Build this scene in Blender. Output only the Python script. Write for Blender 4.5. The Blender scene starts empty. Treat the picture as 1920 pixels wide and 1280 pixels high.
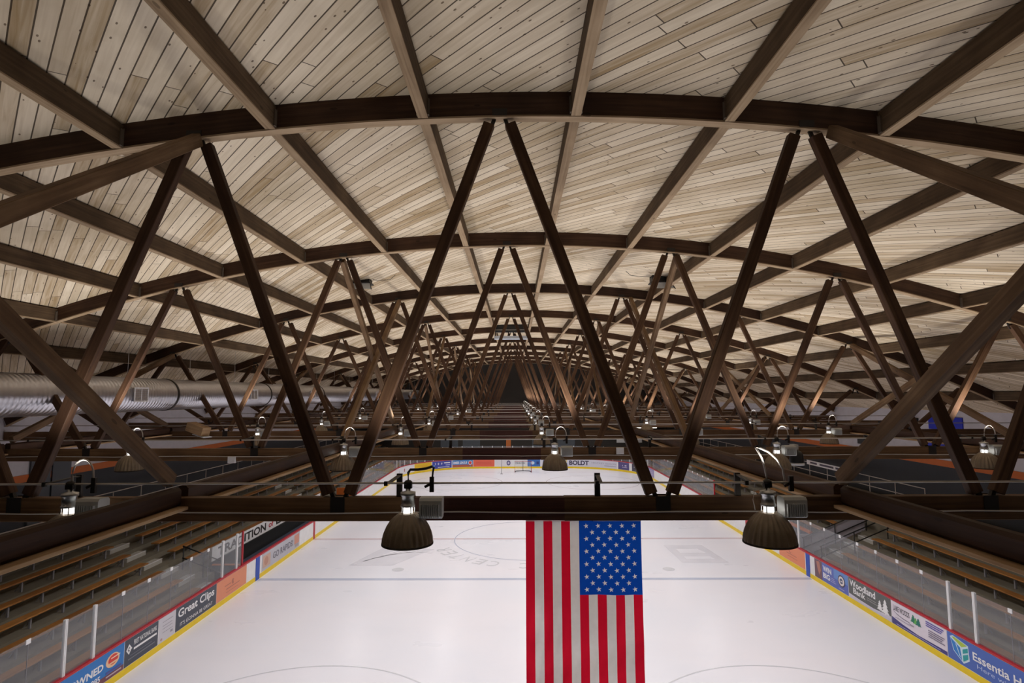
import bpy, math, random
from mathutils import Vector, Matrix
random.seed(7)
PI = math.pi
SC = bpy.context.scene
COL = SC.collection
sv = SC.view_settings
sv.view_transform = 'Standard'; sv.look = 'None'; sv.gamma = 1.0; sv.use_curve_mapping = False
sv.exposure = 0.2

# ------------------------------------------------------------------ dimensions
H = 8.69                                   # eye height above the ice
XC, XA, RAD, ZA = -0.2, 0.2, 36.5, 12.46   # truss centre line, arch centre, radius, crown (underside of chord)
SP, Y1 = 6.72, 7.475
NT = 10
def TY(n): return Y1 + SP*(n-1)
def arch(x): return ZA - (x-XA)**2/(2*RAD)
CHD = 0.33                                 # top chord depth
BZ0, BZ1 = 7.09, 7.385                     # bottom chord
CW = 0.15
XL, XR = -18.7, 19.1                       # side walls
YB, YF = -8.0, 73.0                        # back and far wall
LX, RX, FY, CR = -12.25, 13.95, 68.2, 8.5  # dasher boards
L1 = FY-CR; AL = CR*PI/2; FS = RX-LX-2*CR
STOT = 2*L1+2*AL+FS
def path(s):
    if s < L1: return LX, s, 1, 0
    s -= L1
    if s < AL:
        a = s/CR; return LX+CR-CR*math.cos(a), L1+CR*math.sin(a), math.cos(a), -math.sin(a)
    s -= AL
    if s < FS: return LX+CR+s, FY, 0, -1
    s -= FS
    if s < AL:
        a = s/CR; return RX-CR+CR*math.sin(a), L1+CR*math.cos(a), -math.sin(a), -math.cos(a)
    return RX, L1-(s-AL), -1, 0
def bp(s, z, off=0.0):                      # point on the board path, off = towards the ice
    x, y, nx, ny = path(s); return (x+nx*off, y+ny*off, z)
def sR(y): return STOT-y

ORD = ['zeroth','first','second','third','fourth','fifth','sixth','seventh','eighth','ninth','tenth',
       'eleventh','twelfth','thirteenth','fourteenth','fifteenth','sixteenth','seventeenth','eighteenth','nineteenth','twentieth']
def ordn(n):
    if n < len(ORD): return ORD[n]
    if n < 30: return 'twenty-'+ORD[n-20] if n > 20 else 'twentieth'
    if n == 30: return 'thirtieth'
    if n < 40: return 'thirty-'+ORD[n-30]
    if n == 40: return 'fortieth'
    if n < 50: return 'forty-'+ORD[n-40]
    return 'fiftieth' if n == 50 else 'fifty-'+ORD[n-50]

# ------------------------------------------------------------------ materials
def lin(c):
    return tuple(((v/12.92) if v <= 0.04045 else ((v+0.055)/1.055)**2.4) for v in c)
def rgb(r, g, b): return lin((r/255, g/255, b/255))
def newmat(name):
    m = bpy.data.materials.new(name); m.use_nodes = True
    nt = m.node_tree; b = nt.nodes['Principled BSDF']
    return m, nt, b
def N(nt, t, **kw):
    n = nt.nodes.new(t)
    for k, v in kw.items(): setattr(n, k, v)
    return n
def L(nt, a, b): nt.links.new(a, b)
def MATH(nt, op, a, b=None, c=None):
    n = N(nt, 'ShaderNodeMath', operation=op)
    for i, v in enumerate((a, b, c)):
        if v is None: continue
        if isinstance(v, (int, float)): n.inputs[i].default_value = v
        else: L(nt, v, n.inputs[i])
    return n.outputs[0]
def mixc(nt, f, a, b, mode='MIX'):
    n = N(nt, 'ShaderNodeMix', data_type='RGBA', blend_type=mode)
    if isinstance(f, (int, float)): n.inputs[0].default_value = f
    else: L(nt, f, n.inputs[0])
    for i, v in ((6, a), (7, b)):
        if isinstance(v, tuple): n.inputs[i].default_value = v if len(v) == 4 else v+(1,)
        else: L(nt, v, n.inputs[i])
    return n.outputs[2]
def paint(name, col, rough=0.5, metal=0.0, var=0.12, scale=3.0, spec=0.5):
    m, nt, b = newmat(name)
    tc = N(nt, 'ShaderNodeTexCoord')
    no = N(nt, 'ShaderNodeTexNoise'); no.inputs['Scale'].default_value = scale; no.inputs['Detail'].default_value = 5
    L(nt, tc.outputs['Object'], no.inputs['Vector'])
    d = tuple(max(0, v*(1-var)) for v in col); u = tuple(min(1, v*(1+var)) for v in col)
    L(nt, mixc(nt, no.outputs['Fac'], d, u), b.inputs['Base Color'])
    b.inputs['Roughness'].default_value = rough; b.inputs['Metallic'].default_value = metal
    b.inputs['Specular IOR Level'].default_value = spec
    return m
def timber(name, dark, mid, light, rough=0.75, spec=0.25):
    """grain runs along u (metres), v is across"""
    m, nt, b = newmat(name)
    uv = N(nt, 'ShaderNodeUVMap')
    tc = N(nt, 'ShaderNodeTexCoord')
    mp = N(nt, 'ShaderNodeMapping'); mp.inputs['Scale'].default_value = (0.9, 22, 1)
    L(nt, uv.outputs['UV'], mp.inputs['Vector'])
    gr = N(nt, 'ShaderNodeTexNoise'); gr.inputs['Scale'].default_value = 1.0; gr.inputs['Detail'].default_value = 6; gr.inputs['Distortion'].default_value = 0.4
    L(nt, mp.outputs['Vector'], gr.inputs['Vector'])
    bl = N(nt, 'ShaderNodeTexNoise'); bl.inputs['Scale'].default_value = 1.3; bl.inputs['Detail'].default_value = 4
    L(nt, tc.outputs['Object'], bl.inputs['Vector'])
    oi = N(nt, 'ShaderNodeObjectInfo')
    f = MATH(nt, 'ADD', MATH(nt, 'MULTIPLY', gr.outputs['Fac'], 0.55), MATH(nt, 'MULTIPLY', bl.outputs['Fac'], 0.55))
    f = MATH(nt, 'ADD', f, MATH(nt, 'MULTIPLY', MATH(nt, 'SUBTRACT', oi.outputs['Random'], 0.5), 0.18))
    cr = N(nt, 'ShaderNodeValToRGB')
    e = cr.color_ramp.elements
    e[0].position = 0.3; e[0].color = dark+(1,); e[1].position = 0.8; e[1].color = light+(1,)
    k = cr.color_ramp.elements.new(0.55); k.color = mid+(1,)
    L(nt, f, cr.inputs['Fac'])
    # knots
    mk = N(nt, 'ShaderNodeMapping'); mk.inputs['Scale'].default_value = (1.6, 5, 1)
    L(nt, uv.outputs['UV'], mk.inputs['Vector'])
    vo = N(nt, 'ShaderNodeTexVoronoi'); vo.inputs['Scale'].default_value = 1.0
    L(nt, mk.outputs['Vector'], vo.inputs['Vector'])
    kn = MATH(nt, 'LESS_THAN', vo.outputs['Distance'], 0.09)
    L(nt, mixc(nt, MATH(nt, 'MULTIPLY', kn, 0.55), cr.outputs['Color'], tuple(v*0.35 for v in dark)), b.inputs['Base Color'])
    b.inputs['Roughness'].default_value = rough; b.inputs['Specular IOR Level'].default_value = spec
    bu = N(nt, 'ShaderNodeBump'); bu.inputs['Strength'].default_value = 0.25; bu.inputs['Distance'].default_value = 0.01
    L(nt, gr.outputs['Fac'], bu.inputs['Height']); L(nt, bu.outputs['Normal'], b.inputs['Normal'])
    return m

M = {}
M['truss'] = timber('stained truss timber', (0.022,0.0095,0.0055), (0.05,0.023,0.0125), (0.1,0.05,0.026), 0.65)
M['web'] = timber('weathered web timber', (0.03,0.0125,0.006), (0.068,0.032,0.0155), (0.135,0.072,0.035), 0.7)
M['brace'] = timber('weathered brace timber', (0.07,0.037,0.018), (0.155,0.09,0.045), (0.29,0.185,0.1), 0.7)
M['chord_low'] = timber('warm tie chord timber', (0.05,0.024,0.011), (0.11,0.058,0.026), (0.2,0.112,0.052), 0.65)
M['chord_mid'] = timber('dark maroon chord timber', (0.03,0.01,0.008), (0.06,0.022,0.016), (0.1,0.042,0.03), 0.65)
M['purlin'] = timber('sawn purlin timber', (0.04,0.023,0.012), (0.085,0.052,0.027), (0.16,0.105,0.058), 0.8)
M['lit_underside'] = timber('lit underside timber', (0.2,0.13,0.075), (0.36,0.255,0.155), (0.5,0.37,0.24), 0.8)  # pale tone stands for light falling on the beam undersides
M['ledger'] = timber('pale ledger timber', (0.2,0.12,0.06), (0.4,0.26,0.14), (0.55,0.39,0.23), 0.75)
M['bench'] = timber('varnished bench plank', (0.15,0.055,0.012), (0.32,0.135,0.03), (0.46,0.21,0.055), 0.4, 0.45)
M['hanger'] = paint('tarnished hanger steel', (0.12,0.09,0.065), 0.6, 0.2)
M['steel'] = paint('dark steel', (0.035,0.03,0.027), 0.5, 0.6)
M['black'] = paint('black paint', (0.012,0.012,0.013), 0.5)
M['grey_steel'] = paint('grey steel leg', (0.3,0.29,0.31), 0.5, 0.3)
M['rod'] = paint('galvanised conduit', (0.56,0.52,0.48), 0.4, 0.3)
M['cable'] = paint('grey cable', (0.5,0.46,0.42), 0.55)
M['alu'] = paint('bright aluminium', (0.6,0.61,0.62), 0.28, 0.9)
M['ballast'] = paint('grey ballast casting', (0.5,0.52,0.52), 0.5, 0.1)
M['white'] = paint('white paint', (0.78,0.78,0.8), 0.5)
M['boardwhite'] = paint('white board plastic', (0.8,0.8,0.82), 0.4)
M['red'] = paint('red rail plastic', rgb(178,18,38), 0.4)
M['yellow'] = paint('yellow kick plate', rgb(232,200,10), 0.4)
M['blue'] = paint('blue plastic', rgb(16,72,178), 0.4)
M['concrete'] = paint('grandstand concrete', (0.17,0.15,0.11), 0.9, var=0.3, scale=1.2)
M['concrete_light'] = paint('pale step concrete', (0.42,0.4,0.36), 0.85, var=0.15)
M['dark_wall'] = paint('charcoal wall paint', (0.03,0.034,0.042), 0.7)
M['orange'] = paint('orange paint', rgb(198,102,34), 0.6)
M['wall_white'] = paint('white wall paint', (0.6,0.58,0.62), 0.7)
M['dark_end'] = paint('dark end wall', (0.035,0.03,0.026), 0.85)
M['grey_door'] = paint('grey door', (0.075,0.085,0.1), 0.6)
M['bannerblue'] = paint('royal blue vinyl', rgb(14,40,190), 0.5)
M['rubber'] = paint('black rubber floor', (0.02,0.021,0.026), 0.7)
M['navy_bench'] = paint('dark blue bench', (0.035,0.045,0.075), 0.5)
M['lavender'] = paint('pale infill panel', (0.5,0.48,0.55), 0.4)
M['lens'] = paint('pale frosted lens', (0.62,0.68,0.76), 0.3)

# roof deck: diagonal tongue and groove boards, uv = (arc length, y) in metres
def deck_mat():
    m, nt, b = newmat('diagonal deck boards')
    uv = N(nt, 'ShaderNodeUVMap'); sx = N(nt, 'ShaderNodeSeparateXYZ'); L(nt, uv.outputs['UV'], sx.inputs[0])
    u, v = sx.outputs['X'], sx.outputs['Y']
    W, LEN = 0.185, 3.7
    c = MATH(nt, 'MULTIPLY', MATH(nt, 'ADD', u, v), 0.70711/W)
    a = MATH(nt, 'MULTIPLY', MATH(nt, 'SUBTRACT', v, u), 0.70711)
    row = MATH(nt, 'FLOOR', c); fr = MATH(nt, 'FRACT', c)
    wn = N(nt, 'ShaderNodeTexWhiteNoise', noise_dimensions='1D'); L(nt, row, wn.inputs['W'])
    a2 = MATH(nt, 'DIVIDE', MATH(nt, 'ADD', a, MATH(nt, 'MULTIPLY', wn.outputs['Value'], 50)), LEN)
    col = MATH(nt, 'FLOOR', a2); fe = MATH(nt, 'FRACT', a2)
    cb = N(nt, 'ShaderNodeCombineXYZ'); L(nt, row, cb.inputs[0]); L(nt, col, cb.inputs[1])
    w2 = N(nt, 'ShaderNodeTexWhiteNoise', noise_dimensions='2D'); L(nt, cb.outputs[0], w2.inputs['Vector'])
    cg = N(nt, 'ShaderNodeCombineXYZ')
    L(nt, MATH(nt, 'MULTIPLY', a, 0.9), cg.inputs[0]); L(nt, MATH(nt, 'MULTIPLY', c, 3.2), cg.inputs[1]); L(nt, MATH(nt, 'MULTIPLY', w2.outputs['Value'], 40), cg.inputs[2])
    gr = N(nt, 'ShaderNodeTexNoise'); gr.inputs['Scale'].default_value = 1; gr.inputs['Detail'].default_value = 7; gr.inputs['Distortion'].default_value = 0.8
    L(nt, cg.outputs[0], gr.inputs['Vector'])
    cr = N(nt, 'ShaderNodeValToRGB'); e = cr.color_ramp.elements
    e[0].position = 0.12; e[0].color = (0.40,0.28,0.15,1); e[1].position = 0.95; e[1].color = (0.83,0.72,0.56,1)
    k = e.new(0.5); k.color = (0.66,0.545,0.395,1)
    f = MATH(nt, 'ADD', MATH(nt, 'MULTIPLY', w2.outputs['Value'], 0.62), MATH(nt, 'MULTIPLY', MATH(nt, 'SUBTRACT', gr.outputs['Fac'], 0.22), 0.85))
    L(nt, f, cr.inputs['Fac'])
    # weather stains
    tc = N(nt, 'ShaderNodeTexCoord')
    st = N(nt, 'ShaderNodeTexNoise'); st.inputs['Scale'].default_value = 0.45; st.inputs['Detail'].default_value = 6
    L(nt, tc.outputs['Object'], st.inputs['Vector'])
    sr = N(nt, 'ShaderNodeMapRange'); sr.inputs[1].default_value = 0.5; sr.inputs[2].default_value = 0.75; L(nt, st.outputs['Fac'], sr.inputs[0])
    c1 = mixc(nt, MATH(nt, 'MULTIPLY', sr.outputs[0], 0.5), cr.outputs['Color'], (0.27,0.2,0.1))
    # knots
    ck = N(nt, 'ShaderNodeCombineXYZ'); L(nt, MATH(nt, 'MULTIPLY', a, 4.2), ck.inputs[0]); L(nt, MATH(nt, 'MULTIPLY', c, 1.6), ck.inputs[1])
    vo = N(nt, 'ShaderNodeTexVoronoi'); vo.inputs['Scale'].default_value = 1.0; L(nt, ck.outputs[0], vo.inputs['Vector'])
    vs = N(nt, 'ShaderNodeSeparateXYZ'); L(nt, vo.outputs['Color'], vs.inputs[0])
    kn = MATH(nt, 'MULTIPLY', MATH(nt, 'LESS_THAN', vo.outputs['Distance'], 0.1), MATH(nt, 'GREATER_THAN', vs.outputs['X'], 0.3))
    c2 = mixc(nt, MATH(nt, 'MULTIPLY', kn, 0.8), c1, (0.1,0.055,0.028))
    gv = MATH(nt, 'MAXIMUM', MATH(nt, 'LESS_THAN', fr, 0.085), MATH(nt, 'LESS_THAN', fe, 0.004))
    c3 = mixc(nt, MATH(nt, 'MULTIPLY', gv, 0.9), c2, (0.035,0.02,0.011))
    L(nt, c3, b.inputs['Base Color'])
    b.inputs['Roughness'].default_value = 0.8; b.inputs['Specular IOR Level'].default_value = 0.2
    bu = N(nt, 'ShaderNodeBump'); bu.inputs['Strength'].default_value = 0.5; bu.inputs['Distance'].default_value = 0.012; bu.invert = True
    L(nt, gv, bu.inputs['Height']); L(nt, bu.outputs['Normal'], b.inputs['Normal'])
    return m
M['deck'] = deck_mat()

def ice_mat():
    m, nt, b = newmat('resurfaced ice')
    tc = N(nt, 'ShaderNodeTexCoord')
    no = N(nt, 'ShaderNodeTexNoise'); no.inputs['Scale'].default_value = 0.16; no.inputs['Detail'].default_value = 5
    L(nt, tc.outputs['Object'], no.inputs['Vector'])
    mp = N(nt, 'ShaderNodeMapping'); mp.inputs['Scale'].default_value = (0.3, 0.7, 1); L(nt, tc.outputs['Object'], mp.inputs['Vector'])
    n2 = N(nt, 'ShaderNodeTexNoise'); n2.inputs['Scale'].default_value = 0.8; n2.inputs['Detail'].default_value = 4; L(nt, mp.outputs['Vector'], n2.inputs['Vector'])
    c = mixc(nt, no.outputs['Fac'], (0.70,0.745,0.84), (0.84,0.79,0.84))
    r = N(nt, 'ShaderNodeMapRange'); r.inputs[1].default_value = 0.52; r.inputs[2].default_value = 0.8; L(nt, n2.outputs['Fac'], r.inputs[0])
    c = mixc(nt, MATH(nt, 'MULTIPLY', r.outputs[0], 0.22), c, (0.66,0.67,0.74))
    L(nt, c, b.inputs['Base Color'])
    r2 = N(nt, 'ShaderNodeMapRange'); r2.inputs[3].default_value = 0.24; r2.inputs[4].default_value = 0.34; L(nt, n2.outputs['Fac'], r2.inputs[0])
    L(nt, r2.outputs[0], b.inputs['Roughness']); b.inputs['IOR'].default_value = 1.31
    b.inputs['Specular IOR Level'].default_value = 0.35
    return m
M['ice'] = ice_mat()
M['ice_blue'] = paint('blue line under ice', (0.50,0.54,0.68), 0.25, var=0.06)
M['ice_red'] = paint('red line under ice', (0.66,0.55,0.6), 0.25, var=0.06)
M['ice_grey'] = paint('grey print under ice', (0.66,0.67,0.73), 0.25, var=0.1)
M['ice_violet'] = paint('violet print under ice', (0.74,0.74,0.82), 0.25, var=0.1, scale=1.0)

def glass_mat():
    m, nt, b = newmat('scuffed rink glass')
    out = nt.nodes['Material Output']
    tr = N(nt, 'ShaderNodeBsdfTransparent'); tr.inputs[0].default_value = (0.93,0.95,0.96,1)
    df = N(nt, 'ShaderNodeBsdfDiffuse'); df.inputs[0].default_value = (0.75,0.76,0.82,1)
    tl = N(nt, 'ShaderNodeBsdfTranslucent'); tl.inputs[0].default_value = (0.75,0.76,0.82,1)
    gl = N(nt, 'ShaderNodeBsdfGlossy'); gl.inputs['Roughness'].default_value = 0.05
    ms = N(nt, 'ShaderNodeMixShader'); ms.inputs[0].default_value = 0.5; L(nt, df.outputs[0], ms.inputs[1]); L(nt, tl.outputs[0], ms.inputs[2])
    tc = N(nt, 'ShaderNodeTexCoord'); no = N(nt, 'ShaderNodeTexNoise'); no.inputs['Scale'].default_value = 1.7; no.inputs['Detail'].default_value = 6
    L(nt, tc.outputs['Object'], no.inputs['Vector'])
    r = N(nt, 'ShaderNodeMapRange'); r.inputs[3].default_value = 0.1; r.inputs[4].default_value = 0.2; L(nt, no.outputs['Fac'], r.inputs[0])
    m1 = N(nt, 'ShaderNodeMixShader'); L(nt, r.outputs[0], m1.inputs[0]); L(nt, tr.outputs[0], m1.inputs[1]); L(nt, ms.outputs[0], m1.inputs[2])
    lw = N(nt, 'ShaderNodeLayerWeight'); lw.inputs['Blend'].default_value = 0.5
    fr = MATH(nt, 'ADD', MATH(nt, 'MULTIPLY', MATH(nt, 'POWER', lw.outputs['Facing'], 4.0), 0.22), 0.03)
    m2 = N(nt, 'ShaderNodeMixShader'); L(nt, fr, m2.inputs[0]); L(nt, m1.outputs[0], m2.inputs[1]); L(nt, gl.outputs[0], m2.inputs[2])
    L(nt, m2.outputs[0], out.inputs['Surface'])
    return m
M['glass'] = glass_mat()

def duct_mat():
    m, nt, b = newmat('spiral duct steel')
    tc = N(nt, 'ShaderNodeTexCoord')
    wv = N(nt, 'ShaderNodeTexWave', wave_type='BANDS', bands_direction='Y'); wv.inputs['Scale'].default_value = 2.2; wv.inputs['Distortion'].default_value = 0.0
    L(nt, tc.outputs['Object'], wv.inputs['Vector'])
    no = N(nt, 'ShaderNodeTexNoise'); no.inputs['Scale'].default_value = 2.0; no.inputs['Detail'].default_value = 5; L(nt, tc.outputs['Object'], no.inputs['Vector'])
    L(nt, mixc(nt, no.outputs['Fac'], (0.5,0.5,0.54), (0.72,0.72,0.78)), b.inputs['Base Color'])
    b.inputs['Metallic'].default_value = 0.96; b.inputs['Roughness'].default_value = 0.3
    bu = N(nt, 'ShaderNodeBump'); bu.inputs['Strength'].default_value = 0.35; bu.inputs['Distance'].default_value = 0.02
    L(nt, wv.outputs['Fac'], bu.inputs['Height']); L(nt, bu.outputs['Normal'], b.inputs['Normal'])
    return m
M['duct'] = duct_mat()

def dome_mat():
    m, nt, b = newmat('dusty prismatic dome')
    tc = N(nt, 'ShaderNodeTexCoord'); no = N(nt, 'ShaderNodeTexNoise'); no.inputs['Scale'].default_value = 9; no.inputs['Detail'].default_value = 5
    L(nt, tc.outputs['Object'], no.inputs['Vector'])
    L(nt, mixc(nt, no.outputs['Fac'], (0.15,0.115,0.08), (0.36,0.29,0.21)), b.inputs['Base Color'])
    b.inputs['Roughness'].default_value = 0.32; b.inputs['Metallic'].default_value = 0.35
    return m
M['dome'] = dome_mat()
def cloth(name, col, back=None):
    m, nt, b = newmat(name)
    tc = N(nt, 'ShaderNodeTexCoord'); no = N(nt, 'ShaderNodeTexNoise'); no.inputs['Scale'].default_value = 14; no.inputs['Detail'].default_value = 4
    L(nt, tc.outputs['Object'], no.inputs['Vector'])
    c = mixc(nt, no.outputs['Fac'], tuple(v*0.88 for v in col), col)
    L(nt, c, b.inputs['Base Color']); b.inputs['Roughness'].default_value = 0.75; b.inputs['Specular IOR Level'].default_value = 0.2
    tl = N(nt, 'ShaderNodeBsdfTranslucent'); L(nt, c, tl.inputs[0])
    ms = N(nt, 'ShaderNodeMixShader'); ms.inputs[0].default_value = 0.85
    L(nt, b.outputs[0], ms.inputs[1]); L(nt, tl.outputs[0], ms.inputs[2]); L(nt, ms.outputs[0], nt.nodes['Material Output'].inputs['Surface'])
    return m
M['flag_red'] = cloth('red flag cloth', (0.85,0.012,0.045)); M['flag_white'] = cloth('white flag cloth', (0.98,0.975,0.97)); M['flag_blue'] = cloth('blue flag cloth', (0.008,0.095,0.62))
def canton_mat(R0=0.034):
    """blue cloth printed with the 5-4-5 star lattice; uv = canton 0..1"""
    m = M['flag_blue'].copy(); m.name = 'starred blue flag cloth'; nt = m.node_tree
    uv = N(nt, 'ShaderNodeUVMap'); sx = N(nt, 'ShaderNodeSeparateXYZ'); L(nt, uv.outputs['UV'], sx.inputs[0])
    CWD, CHT = 0.79, 0.925
    px, py = 0.0962*CWD, 0.085*CHT                      # half column and row spacing
    gx = MATH(nt, 'DIVIDE', MATH(nt, 'SUBTRACT', MATH(nt, 'MULTIPLY', sx.outputs['X'], CWD), 0.115*CWD), px)
    gy = MATH(nt, 'DIVIDE', MATH(nt, 'SUBTRACT', MATH(nt, 'MULTIPLY', sx.outputs['Y'], CHT), 0.075*CHT), py)
    # whole-lattice cells in rotated coordinates: a=(gx+gy)/2, b=(gx-gy)/2 both integers at a star
    a = MATH(nt, 'MULTIPLY', MATH(nt, 'ADD', gx, gy), 0.5); b = MATH(nt, 'MULTIPLY', MATH(nt, 'SUBTRACT', gx, gy), 0.5)
    ra = MATH(nt, 'ROUND', a); rb = MATH(nt, 'ROUND', b)
    cx = MATH(nt, 'ADD', ra, rb); cy = MATH(nt, 'SUBTRACT', ra, rb)
    dx = MATH(nt, 'MULTIPLY', MATH(nt, 'SUBTRACT', gx, cx), px); dy = MATH(nt, 'MULTIPLY', MATH(nt, 'SUBTRACT', cy, gy), py)
    r = MATH(nt, 'SQRT', MATH(nt, 'ADD', MATH(nt, 'MULTIPLY', dx, dx), MATH(nt, 'MULTIPLY', dy, dy)))
    an = MATH(nt, 'ADD', MATH(nt, 'ARCTAN2', dx, dy), 0.15+2*PI)
    fold = MATH(nt, 'ABSOLUTE', MATH(nt, 'SUBTRACT', MATH(nt, 'MODULO', MATH(nt, 'ADD', an, PI/5), 2*PI/5), PI/5))
    Ri = R0*0.4; nx = Ri*math.sin(PI/5); nyy = R0-Ri*math.cos(PI/5)
    d = MATH(nt, 'ADD', MATH(nt, 'MULTIPLY', MATH(nt, 'SUBTRACT', MATH(nt, 'MULTIPLY', r, MATH(nt, 'COSINE', fold)), R0), nx), MATH(nt, 'MULTIPLY', MATH(nt, 'MULTIPLY', r, MATH(nt, 'SINE', fold)), nyy))
    ins = MATH(nt, 'LESS_THAN', d, 0.0)
    for (v, lo, hi) in ((cx, -0.5, 8.5), (cy, -0.5, 10.5)):
        ins = MATH(nt, 'MULTIPLY', ins, MATH(nt, 'MULTIPLY', MATH(nt, 'GREATER_THAN', v, lo), MATH(nt, 'LESS_THAN', v, hi)))
    b_ = nt.nodes['Principled BSDF']; old = b_.inputs['Base Color'].links[0].from_socket
    c = mixc(nt, ins, old, (0.95,0.95,0.97))
    L(nt, c, b_.inputs['Base Color'])
    for n_ in nt.nodes:
        if n_.type == 'BSDF_TRANSLUCENT': L(nt, c, n_.inputs[0])
    return m
M['canton'] = canton_mat()
def emit(name, col, s):
    m, nt, b = newmat(name)
    b.inputs['Base Color'].default_value = col+(1,); b.inputs['Emission Color'].default_value = col+(1,); b.inputs['Emission Strength'].default_value = s
    return m
M['bulb'] = emit('glowing lamp tube', (1.0,0.97,0.93), 2.5)
M['tube'] = emit('fluorescent tube', (1.0,0.97,0.9), 1.6)
M['net'] = paint('white net cord', (0.6,0.6,0.62), 0.8)
_sol = {}
def flat(r, g, b_):
    k = (r, g, b_)
    if k not in _sol: _sol[k] = paint('vinyl print %d' % (len(_sol)+1), rgb(r, g, b_), 0.45, var=0.04)
    return _sol[k]

# ------------------------------------------------------------------ mesh builder
class MB:
    def __init__(s): s.v = []; s.f = []; s.uv = []; s.mi = []; s.sm = []
    def face(s, idx, uvs, mi=0, smooth=False):
        s.f.append(tuple(idx)); s.uv.append(uvs); s.mi.append(mi); s.sm.append(smooth)
    def bar(s, p0, p1, w, h, up=(0,0,1), mi=0, ch=0.0):
        """box from p0 to p1; h along 'up', w across"""
        p0, p1 = Vector(p0), Vector(p1); d = p1-p0; ln = d.length; d.normalize()
        up = Vector(up); sd = d.cross(up); sd.normalize(); up = sd.cross(d)
        o = random.random()*9
        pr = [(-w/2,-h/2),(w/2,-h/2),(w/2,h/2),(-w/2,h/2)]
        if ch > 0:
            a, b = w/2, h/2
            pr = [(-a+ch,-b),(a-ch,-b),(a,-b+ch),(a,b-ch),(a-ch,b),(-a+ch,b),(-a,b-ch),(-a,-b+ch)]
        n = len(pr); base = len(s.v)
        for p in (p0, p1):
            for (x, y) in pr: s.v.append(tuple(p+sd*x+up*y))
        t = 0
        for i in range(n):
            j = (i+1) % n
            e = math.hypot(pr[j][0]-pr[i][0], pr[j][1]-pr[i][1])
            s.face((base+i, base+n+i, base+n+j, base+j), [(o,t+o),(o+ln,t+o),(o+ln,t+e+o),(o,t+e+o)], mi)
            t += e
        s.face([base+i for i in range(n)], [(o+x*0.3,o+y) for x, y in pr], mi)
        s.face([base+n+i for i in reversed(range(n))], [(o+pr[i][0]*0.3,o+pr[i][1]) for i in reversed(range(n))], mi)
        return s
    def box(s, x0, x1, y0, y1, z0, z1, mi=0, ch=0.0):
        lx, ly, lz = x1-x0, y1-y0, z1-z0
        cx, cy, cz = (x0+x1)/2, (y0+y1)/2, (z0+z1)/2
        if lx >= ly and lx >= lz: return s.bar((x0,cy,cz),(x1,cy,cz), ly, lz, mi=mi, ch=ch)
        if ly >= lz: return s.bar((cx,y0,cz),(cx,y1,cz), lx, lz, mi=mi, ch=ch)
        return s.bar((cx,cy,z0),(cx,cy,z1), ly, lx, up=(1,0,0), mi=mi, ch=ch)
    def sweep(s, pts, prof, up=(0,0,1), mi=0, smooth=False, closed=False, cap=True):
        pts = [Vector(p) for p in pts]; n = len(prof); base = len(s.v); run = 0; rs = []
        for i, p in enumerate(pts):
            if closed: t = pts[(i+1) % len(pts)]-pts[i-1]
            else: t = pts[min(i+1, len(pts)-1)]-pts[max(i-1, 0)]
            t.normalize(); u = Vector(up)
            if abs(t.dot(u)) > 0.98: u = Vector((1,0,0))
            sd = t.cross(u); sd.normalize(); u = sd.cross(t)
            if i: run += (p-pts[i-1]).length
            rs.append(run)
            for (x, y) in prof: s.v.append(tuple(p+sd*x+u*y))
        m = len(pts)
        for i in range(m if closed else m-1):
            k = (i+1) % m; t = 0
            for a in range(n):
                b = (a+1) % n; e = math.hypot(prof[b][0]-prof[a][0], prof[b][1]-prof[a][1])
                s.face((base+i*n+a, base+k*n+a, base+k*n+b, base+i*n+b), [(rs[i],t),(rs[k],t),(rs[k],t+e),(rs[i],t+e)], mi, smooth)
                t += e
        if cap and not closed:
            s.face([base+a for a in range(n)], [(x,y) for x,y in prof], mi)
            s.face([base+(m-1)*n+a for a in reversed(range(n))], [(prof[a][0],prof[a][1]) for a in reversed(range(n))], mi)
        return s
    def tube(s, pts, r, n=8, mi=0):
        return s.sweep(pts, [(r*math.cos(2*PI*i/n), r*math.sin(2*PI*i/n)) for i in range(n)], mi=mi, smooth=True)
    def lathe(s, prof, n=24, c=(0,0,0), mi=0, flute=None, smooth=True):
        base = len(s.v); c = Vector(c)
        for k, (r, z) in enumerate(prof):
            for i in range(n):
                a = 2*PI*i/n; rr = r
                if flute: rr = r*(1+flute[1]*flute[2][k]*math.cos(flute[0]*a))
                s.v.append((c.x+rr*math.cos(a), c.y+rr*math.sin(a), c.z+z))
        for k in range(len(prof)-1):
            for i in range(n):
                j = (i+1) % n
                s.face((base+k*n+i, base+k*n+j, base+(k+1)*n+j, base+(k+1)*n+i), [(i/n,k),(i/n,k),(i/n,k),(i/n,k)], mi, smooth)
        return s
    def grid(s, fn, nu, nv, mi=0, uvfn=None, smooth=False, mifn=None):
        base = len(s.v)
        for j in range(nv+1):
            for i in range(nu+1): s.v.append(tuple(fn(i/nu, j/nv)))
        for j in range(nv):
            for i in range(nu):
                q = [(i,j),(i+1,j),(i+1,j+1),(i,j+1)]
                s.face([base+b*(nu+1)+a for a,b in q], [uvfn(a/nu,b/nv) if uvfn else (a/nu,b/nv) for a,b in q], mifn(i,j) if mifn else mi, smooth)
        return s
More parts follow.
